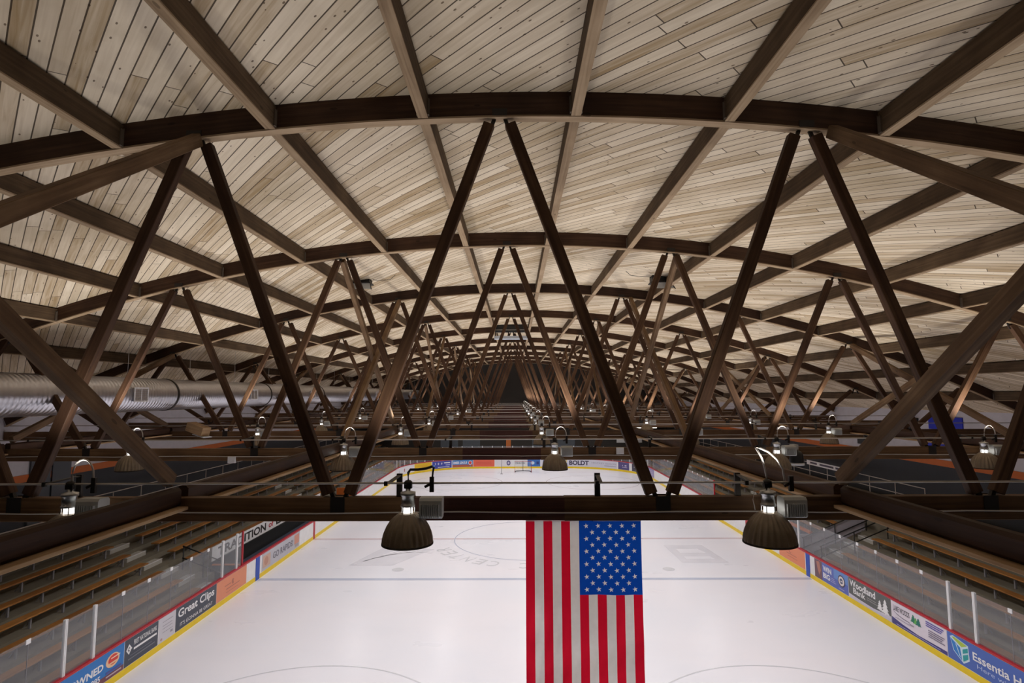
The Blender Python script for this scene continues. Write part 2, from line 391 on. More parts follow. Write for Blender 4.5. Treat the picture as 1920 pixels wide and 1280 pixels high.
    def slab(s, fn, thick, nu, nv, mi=0):
        """fn(u,v,off) -> point; closed shell of given thickness"""
        b0 = len(s.v); w = nu+1
        for off in (0.0, thick):
            for j in range(nv+1):
                for i in range(nu+1): s.v.append(tuple(fn(i/nu, j/nv, off)))
        b1 = b0+w*(nv+1)
        z = [(0,0)]*4
        for j in range(nv):
            for i in range(nu):
                a, b, c, d = j*w+i, j*w+i+1, (j+1)*w+i+1, (j+1)*w+i
                s.face((b0+a,b0+d,b0+c,b0+b), z, mi); s.face((b1+a,b1+b,b1+c,b1+d), z, mi)
        for i in range(nu):
            a, b = i, i+1; s.face((b0+a,b0+b,b1+b,b1+a), z, mi)
            a, b = nv*w+i, nv*w+i+1; s.face((b0+b,b0+a,b1+a,b1+b), z, mi)
        for j in range(nv):
            a, b = j*w, (j+1)*w; s.face((b0+b,b0+a,b1+a,b1+b), z, mi)
            a, b = j*w+nu, (j+1)*w+nu; s.face((b0+a,b0+b,b1+b,b1+a), z, mi)
        return s
    def mesh(s, name, mats):
        me = bpy.data.meshes.new(name); me.from_pydata(s.v, [], s.f)
        ul = me.uv_layers.new(name='UVMap'); flatuv = []
        for u in s.uv:
            for p in u: flatuv += [p[0], p[1]]
        ul.data.foreach_set('uv', flatuv)
        me.polygons.foreach_set('material_index', s.mi); me.polygons.foreach_set('use_smooth', s.sm)
        for m in (mats if isinstance(mats, (list, tuple)) else [mats]): me.materials.append(m)
        me.update(); return me
    def build(s, name, mats, parent=None, loc=None):
        return link(name, s.mesh(name, mats), parent, loc)

def link(name, me, parent=None, loc=None):
    o = bpy.data.objects.new(name, me); COL.objects.link(o)
    if parent: o.parent = parent
    if loc: o.location = loc
    return o
def thing(name, label, cat, loc=(0,0,0), group=None):
    o = bpy.data.objects.new(name, None); COL.objects.link(o); o.location = loc; o.empty_display_size = 0.2
    o['label'] = label; o['category'] = cat
    if group: o['group'] = group
    return o
def tag(o, label, cat, group=None):
    o['label'] = label; o['category'] = cat
    if group: o['group'] = group
    return o
def struct(o): o['kind'] = 'structure'; return o
def dup(root, loc, label):
    r = root.copy(); COL.objects.link(r); r.location = loc; r['label'] = label
    for ch in root.children:
        c = ch.copy(); COL.objects.link(c); c.parent = r
        for g in ch.children:
            d = g.copy(); COL.objects.link(d); d.parent = c
    return r

def text_mesh(body, bold=0.0):
    cu = bpy.data.curves.new('lettering', 'FONT'); cu.body = body; cu.size = 1.0; cu.offset = bold; cu.resolution_u = 3
    cu.align_x = 'LEFT'
    ob = bpy.data.objects.new('lettering', cu); COL.objects.link(ob)
    dg = bpy.context.evaluated_depsgraph_get(); dg.update()
    me = bpy.data.meshes.new_from_object(ob.evaluated_get(dg))
    bpy.data.objects.remove(ob); bpy.data.curves.remove(cu)
    return me
def lay_text(name, body, mapf, x0, x1, y0, y1, mat, parent=None, bold=0.0):
    """letters stretched into the rectangle x0..x1 / y0..y1 of the mapping mapf(x,y)"""
    me = text_mesh(body, bold)
    xs = [v.co.x for v in me.vertices]; ys = [v.co.y for v in me.vertices]
    if not xs: return None
    ax, bx, ay, by = min(xs), max(xs), min(ys), max(ys)
    for v in me.vertices:
        x = x0+(v.co.x-ax)/max(1e-6, bx-ax)*(x1-x0); y = y0+(v.co.y-ay)/max(1e-6, by-ay)*(y1-y0)
        v.co = Vector(mapf(x, y))
    me.materials.clear(); me.materials.append(mat); me.name = name
    return link(name, me, parent)
def lay_poly(name, pts, mapf, mat, parent=None):
    me = bpy.data.meshes.new(name); me.from_pydata([tuple(mapf(x, y)) for x, y in pts], [], [tuple(range(len(pts)))])
    me.materials.append(mat); return link(name, me, parent)

# ------------------------------------------------------------------ roof deck and walls
def arclen(x): return RAD*math.asin((x-XA)/RAD)
XS = [XL-0.4+(XR-XL+0.8)*i/64 for i in range(65)]
mb = MB()
ny = 14
for j in range(ny+1):
    y = YB+(YF-YB)*j/ny
    for x in XS: mb.v.append((x, y, arch(x)+CHD))
for j in range(ny):
    for i in range(64):
        a = j*65+i
        def U(ii, jj): return (arclen(XS[ii])+40, YB+(YF-YB)*jj/ny+40)
        mb.face((a, a+65, a+66, a+1), [U(i,j), U(i,j+1), U(i+1,j+1), U(i+1,j)], 0, True)
for j in range(ny+1):
    y = YB+(YF-YB)*j/ny
    for x in XS: mb.v.append((x, y, arch(x)+CHD+0.12))
o1 = (ny+1)*65
for j in range(ny):
    for i in range(64):
        a = o1+j*65+i; mb.face((a, a+1, a+66, a+65), [(0,0)]*4, 1, True)
struct(mb.build('ceiling', [M['deck'], M['dark_end']]))

def wallbox(name, x0, x1, y0, y1, z0, z1, mat): return struct(MB().box(x0, x1, y0, y1, z0, z1).build(name, mat))
def side_wall(name, xin, sgn, kids):
    w = struct(MB().box(min(xin, xin+sgn*0.2), max(xin, xin+sgn*0.2), YB, YF, 5.55, arch(xin)+CHD).build(name, M['wall_white']))
    a, b = sorted((xin-sgn*0.01, xin+sgn*0.2))
    MB().box(a, b, YB, YF, -0.02, 5.55).build('dark_dado', M['dark_wall'], w)
    a, b = sorted((xin-sgn*0.025, xin-sgn*0.002))
    MB().box(a, b, YB, YF, 5.42, 5.70).build('orange_stripe', M['orange'], w)
    return w
side_wall('wall_left', XL, -1, 0); side_wall('wall_right', XR, 1, 0)
def gable(name, y, mat):
    m = MB(); n = 64; base = 0
    for yy in (y, y+0.2):
        for x in XS: m.v.append((x, yy, -0.02))
        for x in XS: m.v.append((x, yy, arch(x)+CHD+0.1))
    for i in range(n):
        m.face((i, i+1, 65+i+1, 65+i), [(0,0)]*4); k = 130; m.face((k+i+1, k+i, k+65+i, k+65+i+1), [(0,0)]*4)
    return struct(m.build(name, mat))
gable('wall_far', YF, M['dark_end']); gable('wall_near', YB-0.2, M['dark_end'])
wallbox('floor', XL, XR, YB, YF, -0.14, -0.04, M['rubber'])

# ------------------------------------------------------------------ ice
def ring_pts(off=0.0, y0=4.0):
    pts = []
    for i in range(0, 401):
        s = y0+(STOT-2*y0)*i/400; p = bp(s, 0, off); pts.append((p[0], p[1]))
    return pts
me = bpy.data.meshes.new('ice'); rp = ring_pts(-0.02)
me.from_pydata([(x, y, 0) for x, y in rp]+[(x, y, -0.035) for x, y in rp], [], [tuple(reversed(range(len(rp))))]+[(i, (i+1) % len(rp), len(rp)+(i+1) % len(rp), len(rp)+i) for i in range(len(rp))])
me.materials.append(M['ice'])
ice = tag(link('ice_sheet', me), 'white resurfaced ice sheet filling the rink between the boards', 'ice')
def strip(name, x0, x1, y0, y1, mat):
    return lay_poly(name, [(x0,y0),(x1,y0),(x1,y1),(x0,y1)], lambda x, y: (x, y, 0.004), mat, ice)
strip('blue_line', LX+0.06, RX-0.06, 27.66, 27.96, M['ice_blue'])
strip('centre_line', LX+0.06, RX-0.06, 35.2, 35.5, M['ice_red'])
strip('blue_line', LX+0.06, RX-0.06, 42.75, 43.05, M['ice_blue'])
strip('goal_line', LX+0.9, RX-0.9, 64.75, 64.82, M['ice_red'])
def ringmark(name, cx, cy, r, w, mat, n=96):
    m = MB()
    for i in range(n):
        a = 2*PI*i/n; m.v.append((cx+(r-w)*math.cos(a), cy+(r-w)*math.sin(a), 0.006)); m.v.append((cx+r*math.cos(a), cy+r*math.sin(a), 0.006))
    for i in range(n):
        j = (i+1) % n; m.face((2*i, 2*i+1, 2*j+1, 2*j), [(0,0)]*4)
    return m.build(name, mat, ice)
CX = (LX+RX)/2
ringmark('centre_circle', CX, 35.35, 4.57, 0.06, M['ice_blue'])
for cx in (CX-6.75, CX+6.75):
    ringmark('faceoff_circle', cx, 14.65, 4.57, 0.05, M['ice_grey'])
    ringmark('faceoff_circle', cx, 57.5, 4.57, 0.05, M['ice_red'])
    m = MB(); m.lathe([(0.001,0.006),(0.3,0.006)], 24, (cx, 29.3, 0)); m.build('faceoff_dot', M['ice_grey'], ice)
# lettering on the arc, upright for someone at the far end
txt = 'IRA CIVIC CENTER'
for i, chh in enumerate(txt):
    if chh == ' ': continue
    ang = math.radians(-90)+math.radians(8.6)*(7.5-i)
    def mp(x, y, a=ang):
        r = 5.05+y
        c, s = math.cos(a), math.sin(a)
        return (CX+c*r+s*x, 35.35+s*r-c*x, 0.006)
    lay_text('ice_letter', chh, mp, -0.27 if chh != 'I' else -0.05, 0.27 if chh != 'I' else 0.05, 0, 0.85, M['ice_grey'], ice)
# faint printed patches under the ice
lay_poly('ice_print', [(-8.6,30.0),(-6.3,30.0),(-5.5,31.6),(-4.6,33.0),(-5.9,33.4),(-7.4,33.9),(-8.0,32.0)], lambda x, y: (x, y, 0.004), M['ice_violet'], ice)
for k in range(6):
    lay_poly('ice_print', [(-8.4+k*0.33,30.2+k*0.5),(-8.3+k*0.33,30.2+k*0.5),(-6.2+k*0.33,33.2-k*0.2),(-6.35+k*0.33,33.3-k*0.2)], lambda x, y: (x, y, 0.007), M['ice'], ice)
lay_poly('ice_print', [(8.6,30.4),(11.0,30.4),(10.7,33.8),(8.5,33.8)], lambda x, y: (x, y, 0.004), M['ice_violet'], ice)
lay_poly('ice_print', [(9.0,31.0),(10.5,31.0),(10.4,31.5),(9.0,31.5)], lambda x, y: (x, y, 0.006), M['ice'], ice)
lay_poly('ice_print', [(9.0,32.2),(10.4,32.2),(10.2,33.0),(9.0,33.0)], lambda x, y: (x, y, 0.006), M['ice'], ice)

# ------------------------------------------------------------------ dasher boards
def boardrun(name, s0, s1, label, stripes):
    t = thing(name, label, 'boards', bp((s0+s1)/2, 0))
    inv = Vector(t.location)
    n = max(2, int((s1-s0)/0.45))
    def prof(z0, z1, o0, o1):
        m = MB()
        def fn(u, v, off): 
            p = bp(s0+(s1-s0)*u, z0+(z1-z0)*v, o0+off); return Vector(p)-inv
        m.slab(fn, o1-o0, n, 1); return m
    prof(0.0, 1.05, -0.12, 0.0).build('board_panel', M['boardwhite'], t)
    prof(0.0, 0.2, 0.001, 0.014).build('kick_plate', M['yellow'], t)
    prof(1.05, 1.12, -0.12, 0.02).build('cap_rail', M['red'], t)
    for (a, b, z0, mt) in stripes:
        m = MB()
        def fn(u, v, off): return Vector(bp(a+(b-a)*u, z0+(1.05-z0)*v, 0.001+off))-inv
        m.slab(fn, 0.02, 2, 1); m.build('line_stripe', mt, t)
    return t
SA, SB = L1, STOT-L1
boardrun('dasher_boards', 4.0, SA, 'long white rink boards with red cap along the left of the ice', [(27.55,27.95,0,M['blue']),(35.22,35.48,0.0,M['red']),(42.7,43.1,0,M['blue'])])
boardrun('dasher_boards', SA, SB, 'curved white rink boards round the far end behind the goal', [])
boardrun('dasher_boards', SB, STOT-4.0, 'long white rink boards with red cap along the right of the ice', [(sR(28.3),sR(27.95),0,M['blue']),(sR(35.5),sR(35.2),0.0,M['red']),(sR(43.1),sR(42.7),0,M['blue'])])

def advert(s0, s1, col, label, items=(), z0=0.22, z1=1.03):
    o = bp((s0+s1)/2, z0); t = None
    inv = Vector(o); n = max(2, int(abs(s1-s0)/0.4))
    m = MB()
    m.slab(lambda u, v, off: Vector(bp(s0+(s1-s0)*u, z0+(z1-z0)*v, 0.002+off))-inv, 0.006, n, 1)
    t = m.build('advert_panel', flat(*col), None, o); tag(t, label, 'advertisement')
    for k, it in enumerate(items):
        off = 0.0095+0.0012*k
        mp = lambda x, y, off=off: Vector(bp(s0+(s1-s0)*x, z0+(z1-z0)*y, off))-inv
        if it[0] == 't': lay_text('lettering', it[1], mp, it[2], it[3], it[4], it[5], flat(*it[6]), t, it[7] if len(it) > 7 else 0.0)
        elif it[0] == 'r':
            x0, x1, y0, y1 = it[1:5]
            lay_poly('printed_band', [(x0+(x1-x0)*i/8, y0) for i in range(9)]+[(x1+(x0-x1)*i/8, y1) for i in range(9)], mp, flat(*it[5]), t)
        elif it[0] == 'p': lay_poly(it[3] if len(it) > 3 else 'printed_emblem', it[1], mp, flat(*it[2]), t)
        elif it[0] == 'e':
            cx, cy, rx, ry = it[1:5]
            lay_poly('printed_emblem', [(cx+rx*math.cos(2*PI*i/28), cy+ry*math.sin(2*PI*i/28)) for i in range(28)], mp, flat(*it[5]), t)
    return t
W_ = (235,235,238); G_ = (66,72,86)
def lines(x0, x1, ys, h, col): return [('r', x0, x1-0.02*(i % 3), y, y+h, col) for i, y in enumerate(ys)]
def pine(cx, y0, w, h, col):
    pts = [(cx,y0+h)]
    for k in range(4):
        yy = y0+h-(k+1)*h/4.4
        pts += [(cx+w*(0.35+k*0.2), yy), (cx+w*(0.18+k*0.12), yy)]
    pts += [(cx+w*0.08, y0+h*0.08), (cx+w*0.08, y0), (cx-w*0.08, y0), (cx-w*0.08, y0+h*0.08)]
    for k in reversed(range(4)):
        yy = y0+h-(k+1)*h/4.4
        pts += [(cx-w*(0.18+k*0.12), yy), (cx-w*(0.35+k*0.2), yy)]
    return ('p', pts, col)
# left side, reading away from the camera
advert(14.6, 18.5, (44,120,196), 'blue advert lettered OWNED with a red emblem, nearest on the left boards', [
    ('r', 0.0, 1.0, 0.0, 0.2, (120,70,80)), ('t', 'LOCALLY OWNED', 0.04, 0.77, 0.46, 0.72, W_, 0.03), ('t', 'SINCE 1985', 0.42, 0.74, 0.12, 0.34, W_, 0.02),
    ('e', 0.87, 0.62, 0.075, 0.24, (240,200,160)), ('e', 0.875, 0.64, 0.055, 0.18, (216,58,48)), ('r', 0.83, 0.93, 0.5, 0.56, (240,200,160)), ('r', 0.85, 0.95, 0.68, 0.72, (250,225,200)), ('r', 0.8, 0.97, 0.24, 0.3, (90,80,150)), ('r', 0.8, 0.97, 0.1, 0.15, (200,180,190))])
advert(18.53, 20.2, G_, 'dark grey bank advert with a white diamond emblem on the left boards', [
    ('p', [(0.04,0.6),(0.12,0.8),(0.2,0.6),(0.12,0.4)], W_), ('p', [(0.08,0.6),(0.12,0.7),(0.16,0.6),(0.12,0.5)], G_), ('r', 0.1, 0.2, 0.57, 0.63, W_),
    ('t', 'FIRST NATIONAL BANK', 0.25, 0.95, 0.66, 0.85, W_, 0.01), ('r', 0.25, 0.95, 0.48, 0.56, W_), ('r', 0.1, 0.9, 0.2, 0.24, (120,124,134)), ('r', 0.15, 0.8, 0.32, 0.35, (110,114,126))])
advert(20.26, 21.18, (205,203,212), 'narrow pale advert with faint script between two dark grey ones, left boards', lines(0.2, 0.85, [0.35,0.5,0.62,0.78], 0.02, (140,140,155))+[('r',0.7,0.85,0.18,0.28,(150,150,165)),('e',0.15,0.12,0.06,0.05,(190,150,150))])
advert(21.22, 24.0, G_, 'slate advert lettered IT\'S GONNA BE GREAT on the left boards', [
    ('t', 'Great Clips', 0.05, 0.94, 0.42, 0.9, W_, 0.02), ('t', "IT'S GONNA BE GREAT", 0.1, 0.9, 0.13, 0.29, W_, 0.0)])
advert(24.03, 26.62, (222,142,108), 'salmon orange advert with faint grey script before the left blue stripe', [
    ('e', 0.52, 0.6, 0.04, 0.14, (180,112,92)), ('e', 0.56, 0.62, 0.025, 0.09, (222,142,108)), ('r',0.25,0.45,0.55,0.6,(186,118,96)), ('r', 0.3, 0.75, 0.36, 0.41, (182,114,94)), ('r', 0.3, 0.7, 0.2, 0.23, (190,122,100))])
advert(28.2, 33.0, (186,186,196), 'pale grey advert lettered GO RAPIDS! past the left blue stripe', [
    ('r', 0.02, 0.2, 0.15, 0.85, (204,168,150)), ('e', 0.1, 0.5, 0.05, 0.25, (190,140,120)), ('t', 'GO RAPIDS!', 0.26, 0.8, 0.32, 0.72, (106,104,116), 0.02), ('r', 0.84, 0.98, 0.3, 0.9, (206,142,122)), ('r', 0.86, 0.96, 0.1, 0.28, (170,160,165))])
# right side, reading towards the camera
advert(sR(31.1), sR(28.4), (226,140,104), 'salmon orange advert with faint script before the right blue stripe', [
    ('e', 0.45, 0.62, 0.05, 0.15, (190,112,90)), ('e', 0.47, 0.63, 0.035, 0.1, (226,140,104)), ('r', 0.3, 0.7, 0.4, 0.45, (190,116,92)), ('r', 0.35, 0.72, 0.25, 0.29, (192,118,94))])
advert(sR(27.5), sR(24.82), (92,108,186), 'violet blue advert lettered WIN BIG on the right boards', [
    ('r', 0.0, 0.24, 0, 1, (112,84,96)), ('p', [(0.06,0.9),(0.16,0.95),(0.2,0.5),(0.15,0.2),(0.1,0.45)], (178,120,104)), ('r', 0.6, 1.0, 0.5, 1.0, (104,142,206)),
    ('t', 'WIN', 0.27, 0.53, 0.57, 0.86, W_, 0.03), ('t', 'BIG', 0.27, 0.48, 0.2, 0.49, W_, 0.03)]+lines(0.5, 0.66, [0.22,0.31,0.4], 0.025, (190,190,225))+
    [('e', 0.82, 0.55, 0.1, 0.3, (70,62,84)), ('e', 0.82, 0.55, 0.08, 0.24, (225,215,215)), ('e', 0.82, 0.55, 0.045, 0.14, (80,90,120)), ('r',0.8,0.86,0.52,0.57,(225,215,215)), ('r',0.74,0.9,0.12,0.16,(170,170,215))])
advert(sR(24.78), sR(22.08), (92,94,94), 'charcoal bank advert with two white pines on the right boards', [
    ('r', 0, 1.0, 0.0, 0.12, (200,196,214)), ('p', [(0.0,0.12),(0.0,0.2),(0.3,0.15),(0.6,0.13),(1.0,0.24),(1,0.1)], (208,204,220)),
    ('t', 'Woodland', 0.03, 0.66, 0.6, 0.93, W_, 0.02), ('t', 'Bank', 0.12, 0.42, 0.3, 0.58, W_, 0.02)]+lines(0.46, 0.7, [0.36,0.46], 0.025, (170,170,170))+[pine(0.76, 0.2, 0.075, 0.5, W_), pine(0.88, 0.16, 0.1, 0.7, W_)])
advert(sR(22.05), sR(19.33), (222,214,226), 'white advert with green pines and a navy base on the right boards', [
    ('p', [(0,0),(0,0.3),(0.2,0.2),(0.5,0.12),(1,0.16),(1,0)], (66,62,128)), ('t', 'LAKE WOODS', 0.04, 0.36, 0.62, 0.86, (60,54,66), 0.02),
    ('p', [(0.03,0.6),(0.1,0.5),(0.2,0.44),(0.36,0.42),(0.36,0.445),(0.2,0.47),(0.1,0.53),(0.03,0.61)], (90,84,110)),
    pine(0.43, 0.52, 0.06, 0.36, (34,120,92)), pine(0.475, 0.5, 0.05, 0.3, (96,176,84)), pine(0.525, 0.5, 0.06, 0.34, (30,112,100))]+
    lines(0.66, 0.96, [0.88,0.8,0.72], 0.045, (88,84,170))+lines(0.7, 0.97, [0.58,0.5,0.42,0.34], 0.035, (110,104,128))+lines(0.08, 0.36, [0.33], 0.025, (150,144,170))+[('t','www',0.36,0.44,0.34,0.42,(80,70,90)),('r',0.1,0.9,0.06,0.1,(150,146,196))])
def cube(cx, cy):
    return [('p', [(cx-0.075,cy+0.36),(cx-0.05,cy+0.44),(cx+0.075,cy+0.33),(cx+0.082,cy-0.2),(cx+0.03,cy-0.42),(cx-0.05,cy-0.12)], (205,228,240)),
            ('p', [(cx-0.06,cy+0.37),(cx-0.04,cy+0.41),(cx+0.068,cy+0.31),(cx+0.02,cy+0.16)], (172,196,72)),
            ('p', [(cx-0.07,cy+0.32),(cx+0.008,cy+0.12),(cx+0.018,cy-0.34),(cx-0.045,cy-0.1)], (46,128,206)),
            ('p', [(cx-0.03,cy+0.2),(cx-0.022,cy+0.18),(cx+0.012,cy-0.28),(cx+0.0,cy-0.2)], (205,228,240)),
            ('p', [(cx+0.028,cy+0.1),(cx+0.072,cy+0.24),(cx+0.072,cy+0.08),(cx+0.028,cy-0.06)], (36,156,160)),
            ('p', [(cx+0.028,cy-0.12),(cx+0.072,cy+0.02),(cx+0.072,cy-0.16),(cx+0.03,cy-0.34)], (36,156,160))]
advert(sR(19.3), sR(14.4), (74,104,184), 'blue health advert with a green and teal cube, nearest on the right boards', cube(0.1, 0.5)+[
    ('t', 'Essentia Health', 0.21, 0.72, 0.44, 0.74, W_, 0.02), ('t', 'Here with you', 0.24, 0.62, 0.16, 0.36, (190,205,240), 0.0)])
# far end
advert(58.9, 63.9, (222,222,230), 'white advert with small dark marks round the far left corner', [('e',0.35,0.5,0.03,0.2,(170,170,185)),('r',0.6,0.64,0.3,0.7,(170,110,110)),('r',0.1,0.5,0.3,0.34,(190,190,200))])
advert(64.0, 66.6, (226,186,36), 'plain mustard yellow advert on the far left curve', lines(0.2,0.8,[0.3,0.5,0.68],0.03,(196,150,30)))
advert(66.7, 69.2, (64,74,168), 'indigo blue advert with white lettering beside the mustard one', [('t','SUPERIOR',0.15,0.55,0.5,0.8,W_,0.03),('r',0.3,0.9,0.12,0.2,W_),('r',0.62,0.92,0.66,0.8,W_),('r',0.7,0.92,0.36,0.48,(190,196,235)),('e',0.1,0.4,0.03,0.12,(120,190,230))])
advert(69.3, 71.75, (70,132,200), 'sky blue league advert with a red round emblem at the far end', [('r',0,1,0,0.35,(176,92,74)),('t','EMBER LEAGUE',0.05,0.72,0.45,0.8,W_,0.03),('e',0.87,0.58,0.09,0.3,(230,225,230)),('e',0.87,0.58,0.065,0.22,(206,62,58))])
advert(71.8, 74.3, (226,104,82), 'coral red advert at the far end left of the goal', lines(0.12,0.85,[0.35,0.6],0.06,(206,84,66)))
advert(74.4, 76.3, (224,222,228), 'white advert with a round navy badge left of the goal', [('e',0.82,0.5,0.12,0.36,(84,84,130)),('e',0.82,0.5,0.06,0.18,(200,196,214))])
advert(76.4, 78.15, (226,228,232), 'white advert with dark lettering behind the goal', [('t','OSHKOSH',0.2,0.85,0.35,0.62,(66,74,88),0.02)])
advert(78.2, 79.7, (58,112,190), 'bright blue advert just right of the goal', [('e',0.4,0.5,0.15,0.22,(200,220,240)),('r',0.7,0.9,0.3,0.7,(40,60,130))])
advert(79.8, 81.9, (216,216,226), 'pale advert with a navy shield behind the hanging dome lamp', [('p',[(0.08,0.2),(0.3,0.2),(0.26,0.9),(0.12,0.9)],(56,52,96)),('r',0.4,0.9,0.3,0.6,(180,184,205))])
advert(82.0, 89.0, (208,208,222), 'long pale advert lettered BOLDT at the far right', [('r',0.0,0.12,0.6,1.0,(222,204,110)),('r',0.02,0.13,0.12,0.45,(120,150,206)),
    ('t','BOLDT',0.16,0.49,0.2,0.86,(58,52,84),0.04),('t','HOCKEY SEASON',0.54,0.98,0.5,0.72,(150,150,172),0.0),('r',0.76,0.98,0.24,0.32,(150,150,172))])
advert(89.15, 90.75, (84,76,128), 'dusky purple advert with pale lettering on the far right curve', [('p',[(0.06,0.2),(0.3,0.2),(0.18,0.9)],(150,146,196)),('r',0.36,0.92,0.5,0.64,(206,202,224)),('r',0.36,0.85,0.28,0.38,(170,164,200))])
advert(91.2, 93.9, (70,68,88), 'small dark grey hair salon advert on the far right curve', [('t','Great Clips',0.05,0.95,0.4,0.88,W_,0.03),('r',0.2,0.85,0.14,0.22,(180,180,190))])
advert(94.0, 96.9, (150,142,186), 'lavender advert with faint marks at the far right corner', lines(0.15,0.8,[0.3,0.5,0.7],0.06,(190,186,214)))

# ------------------------------------------------------------------ rink glass
GZ0, GZ1 = 1.12, 2.58
GROUPG = 'clear glass panes standing on the boards'
def pane(s0, s1, label, clip=True, z1=GZ1):
    o = bp((s0+s1)/2, GZ0, -0.05); inv = Vector(o)
    n = 1 if (path(s0)[2:] == path(s1)[2:]) else 4
    m = MB(); m.slab(lambda u, v, off: Vector(bp(s0+0.006+(s1-s0-0.012)*u, GZ0+(z1-GZ0)*v, -0.056+off))-inv, 0.012, n, 1)
    g = m.build('rink_glass', M['glass'], None, o); tag(g, label, 'glass', GROUPG)
    if clip:
        c = MB(); c.slab(lambda u, v, off: Vector(bp(s0-0.07+0.14*u, z1-0.11+0.12*v, -0.061+off))-inv, 0.022, 1, 1); c.build('edge_clip', M['white'], g)
    c = MB(); c.slab(lambda u, v, off: Vector(bp(s0-0.006+0.012*u, GZ0+(z1-0.1-GZ0)*v, -0.058+off))-inv, 0.016, 1, 1); c.build('joint_strip', M['grey_steel'], g)
    return g
def post(s, label, mat, z1=GZ1+0.03, w=0.05):
    o = bp(s, GZ0, -0.05); inv = Vector(o); m = MB()
    m.slab(lambda u, v, off: Vector(bp(s-w/2+w*0.42*u, GZ0+(z1-GZ0)*v, -0.088+off))-inv, 0.075, 1, 1)
    m.slab(lambda u, v, off: Vector(bp(s+w*0.08+w*0.42*u, GZ0+(z1-GZ0)*v, -0.088+off))-inv, 0.075, 1, 1)
    m.slab(lambda u, v, off: Vector(bp(s-w*0.1+w*0.2*u, GZ0+(z1-GZ0)*v, -0.078+off))-inv, 0.04, 1, 1)
    p = m.build('glass_post', mat, None, o); return tag(p, label, 'post')
k = 1
sl = [12.4,13.65,14.9,16.1,17.2,18.4,19.65,20.9,22.15,23.35,24.5,25.72,26.2]
for a, b in zip(sl[:-1], sl[1:]):
    pane(a, b, ordn(k)+' clear glass pane from the near end on the left boards', clip=a not in (16.1,17.2,24.5,25.72)); k += 1
s = 44.6
while s < L1-0.6:
    b = min(s+1.22, L1); pane(s, b, ordn(k)+' clear glass pane from the near end on the left boards'); k += 1; s = b
for yy, nm in ((16.1,'front'),(17.2,'second'),(24.5,'third'),(25.72,'fourth')):
    post(yy, nm+' white aluminium glass post from the near end on the left boards', M['white'], w=0.09)
post(26.24, 'red steel post ending the glass before the players bench', M['red'], w=0.09)
post(44.55, 'red steel post where the glass resumes past the players bench', M['red'], w=0.09)
k = 1; n = 30; ds = (SB-SA)/n
for i in range(n):
    pane(SA+ds*i, SA+ds*(i+1), ordn(k)+' clear glass pane from the left round the far end', clip=False)
    post(SA+ds*i, ordn(k)+' thin white glass post from the left round the far end', M['white'], w=0.06); k += 1
yr = [12.0,13.2,14.4,15.6,16.85,18.13,19.18,20.4,21.65,22.9,24.1,25.35,26.6,27.8,29.0,30.0]
k = 1
for a, b in zip(yr[:-1], yr[1:]):
    pane(sR(b), sR(a), ordn(k)+' clear glass pane from the near end on the right boards', clip=b not in (18.13,19.18)); k += 1
y = 41.0
while y < L1-0.6:
    b = min(y+1.22, L1); pane(sR(b), sR(y), ordn(k)+' clear glass pane from the near end on the right boards'); k += 1; y = b
for yy, nm in ((18.13,'front'),(19.18,'second'),(29.0,'third'),(30.0,'fourth')):
    post(sR(yy), nm+' white aluminium glass post from the near end on the right boards', M['white'], w=0.09)
post(sR(41.0), 'red steel post where the glass resumes past the penalty box', M['red'], w=0.09)

# ------------------------------------------------------------------ grandstands
RUN, RISE = 0.73, 0.33
def seatx(side, i): return (-13.0-RUN*i) if side < 0 else (14.7+RUN*i)
def seatz(i): return 0.9+RISE*i
NR = {-1: 7, 1: 5}
def stand(side, label):
    n = NR[side]; xw = XL+0.02 if side < 0 else XR-0.02
    t = thing('grandstand', label, 'grandstand', ((seatx(side, 0)+xw)/2, 8.0, -0.04))
    ox, oy, oz = t.location
    pts = []
    xe = 18.15 if side > 0 else -17.75
    for i in range(n):
        xa = seatx(side, i)-side*0.2; xb = seatx(side, i+1)-side*0.2 if i < n-1 else xe
        pts.append((xa, xb, seatz(i)-0.42, i))
    pts.append((xe, xw, 3.35, 99))
    for (xa, xb, z, i) in pts:
        a, b = sorted((xa, xb))
        gap = (26.3, 44.7) if side < 0 else (29.95, 41.1)
        cut = i < (2 if side < 0 else 1)
        for (y0, y1) in (((8.0, gap[0]), (gap[1], YF-0.1)) if cut else ((8.0, YF-0.1),)):
            MB().box(a-ox, b-ox, y0-oy, y1-oy, 0.0, z-oz).build('tier', M['concrete'], t)
    return t
stand(-1, 'stepped concrete grandstand left of the rink'); stand(1, 'stepped concrete grandstand right of the rink')

def bench_row(side, i, y0, y1, label):
    x, z = seatx(side, i), seatz(i)
    t = thing('bench', label, 'bench', (x, y0, z-0.42), 'wooden benches of the grandstands')
    ln = y1-y0
    MB().box(-0.17, 0.17, 0, ln, 0.37, 0.42, ch=0.008).build('seat_plank', M['bench'], t)
    m = MB(); m.box(-0.03, 0.03, -0.028, 0.028, 0.0, 0.375); m.bar((0,0,0.3),(side*0.2,0,0.02), 0.025, 0.02); m.box(-0.11, 0.11, -0.02, 0.02, 0.35, 0.375)
    me = m.mesh('leg', M['grey_steel'])
    k = int(ln//1.3); g = (ln-0.5)/max(1, k)
    for j in range(k+1): link('leg', me, t, (0, 0.25+g*j, 0))
rowname = ['lowest','second lowest','third','fourth','fifth','sixth','top']
secL = [('nearest',9.0,23.9),('second',25.7,40.2),('third',41.9,56.0),('farthest',57.4,71.0)]
for i in range(7):
    for sec, y0, y1 in secL:
        if i < 2:
            if sec == 'second': continue
            if sec == 'third': y0 = 45.0
        if sec == 'nearest' and i == 2: pass
        bench_row(-1, i, y0, y1, 'varnished plank bench, %s row, %s section of the left grandstand' % (rowname[i], sec))
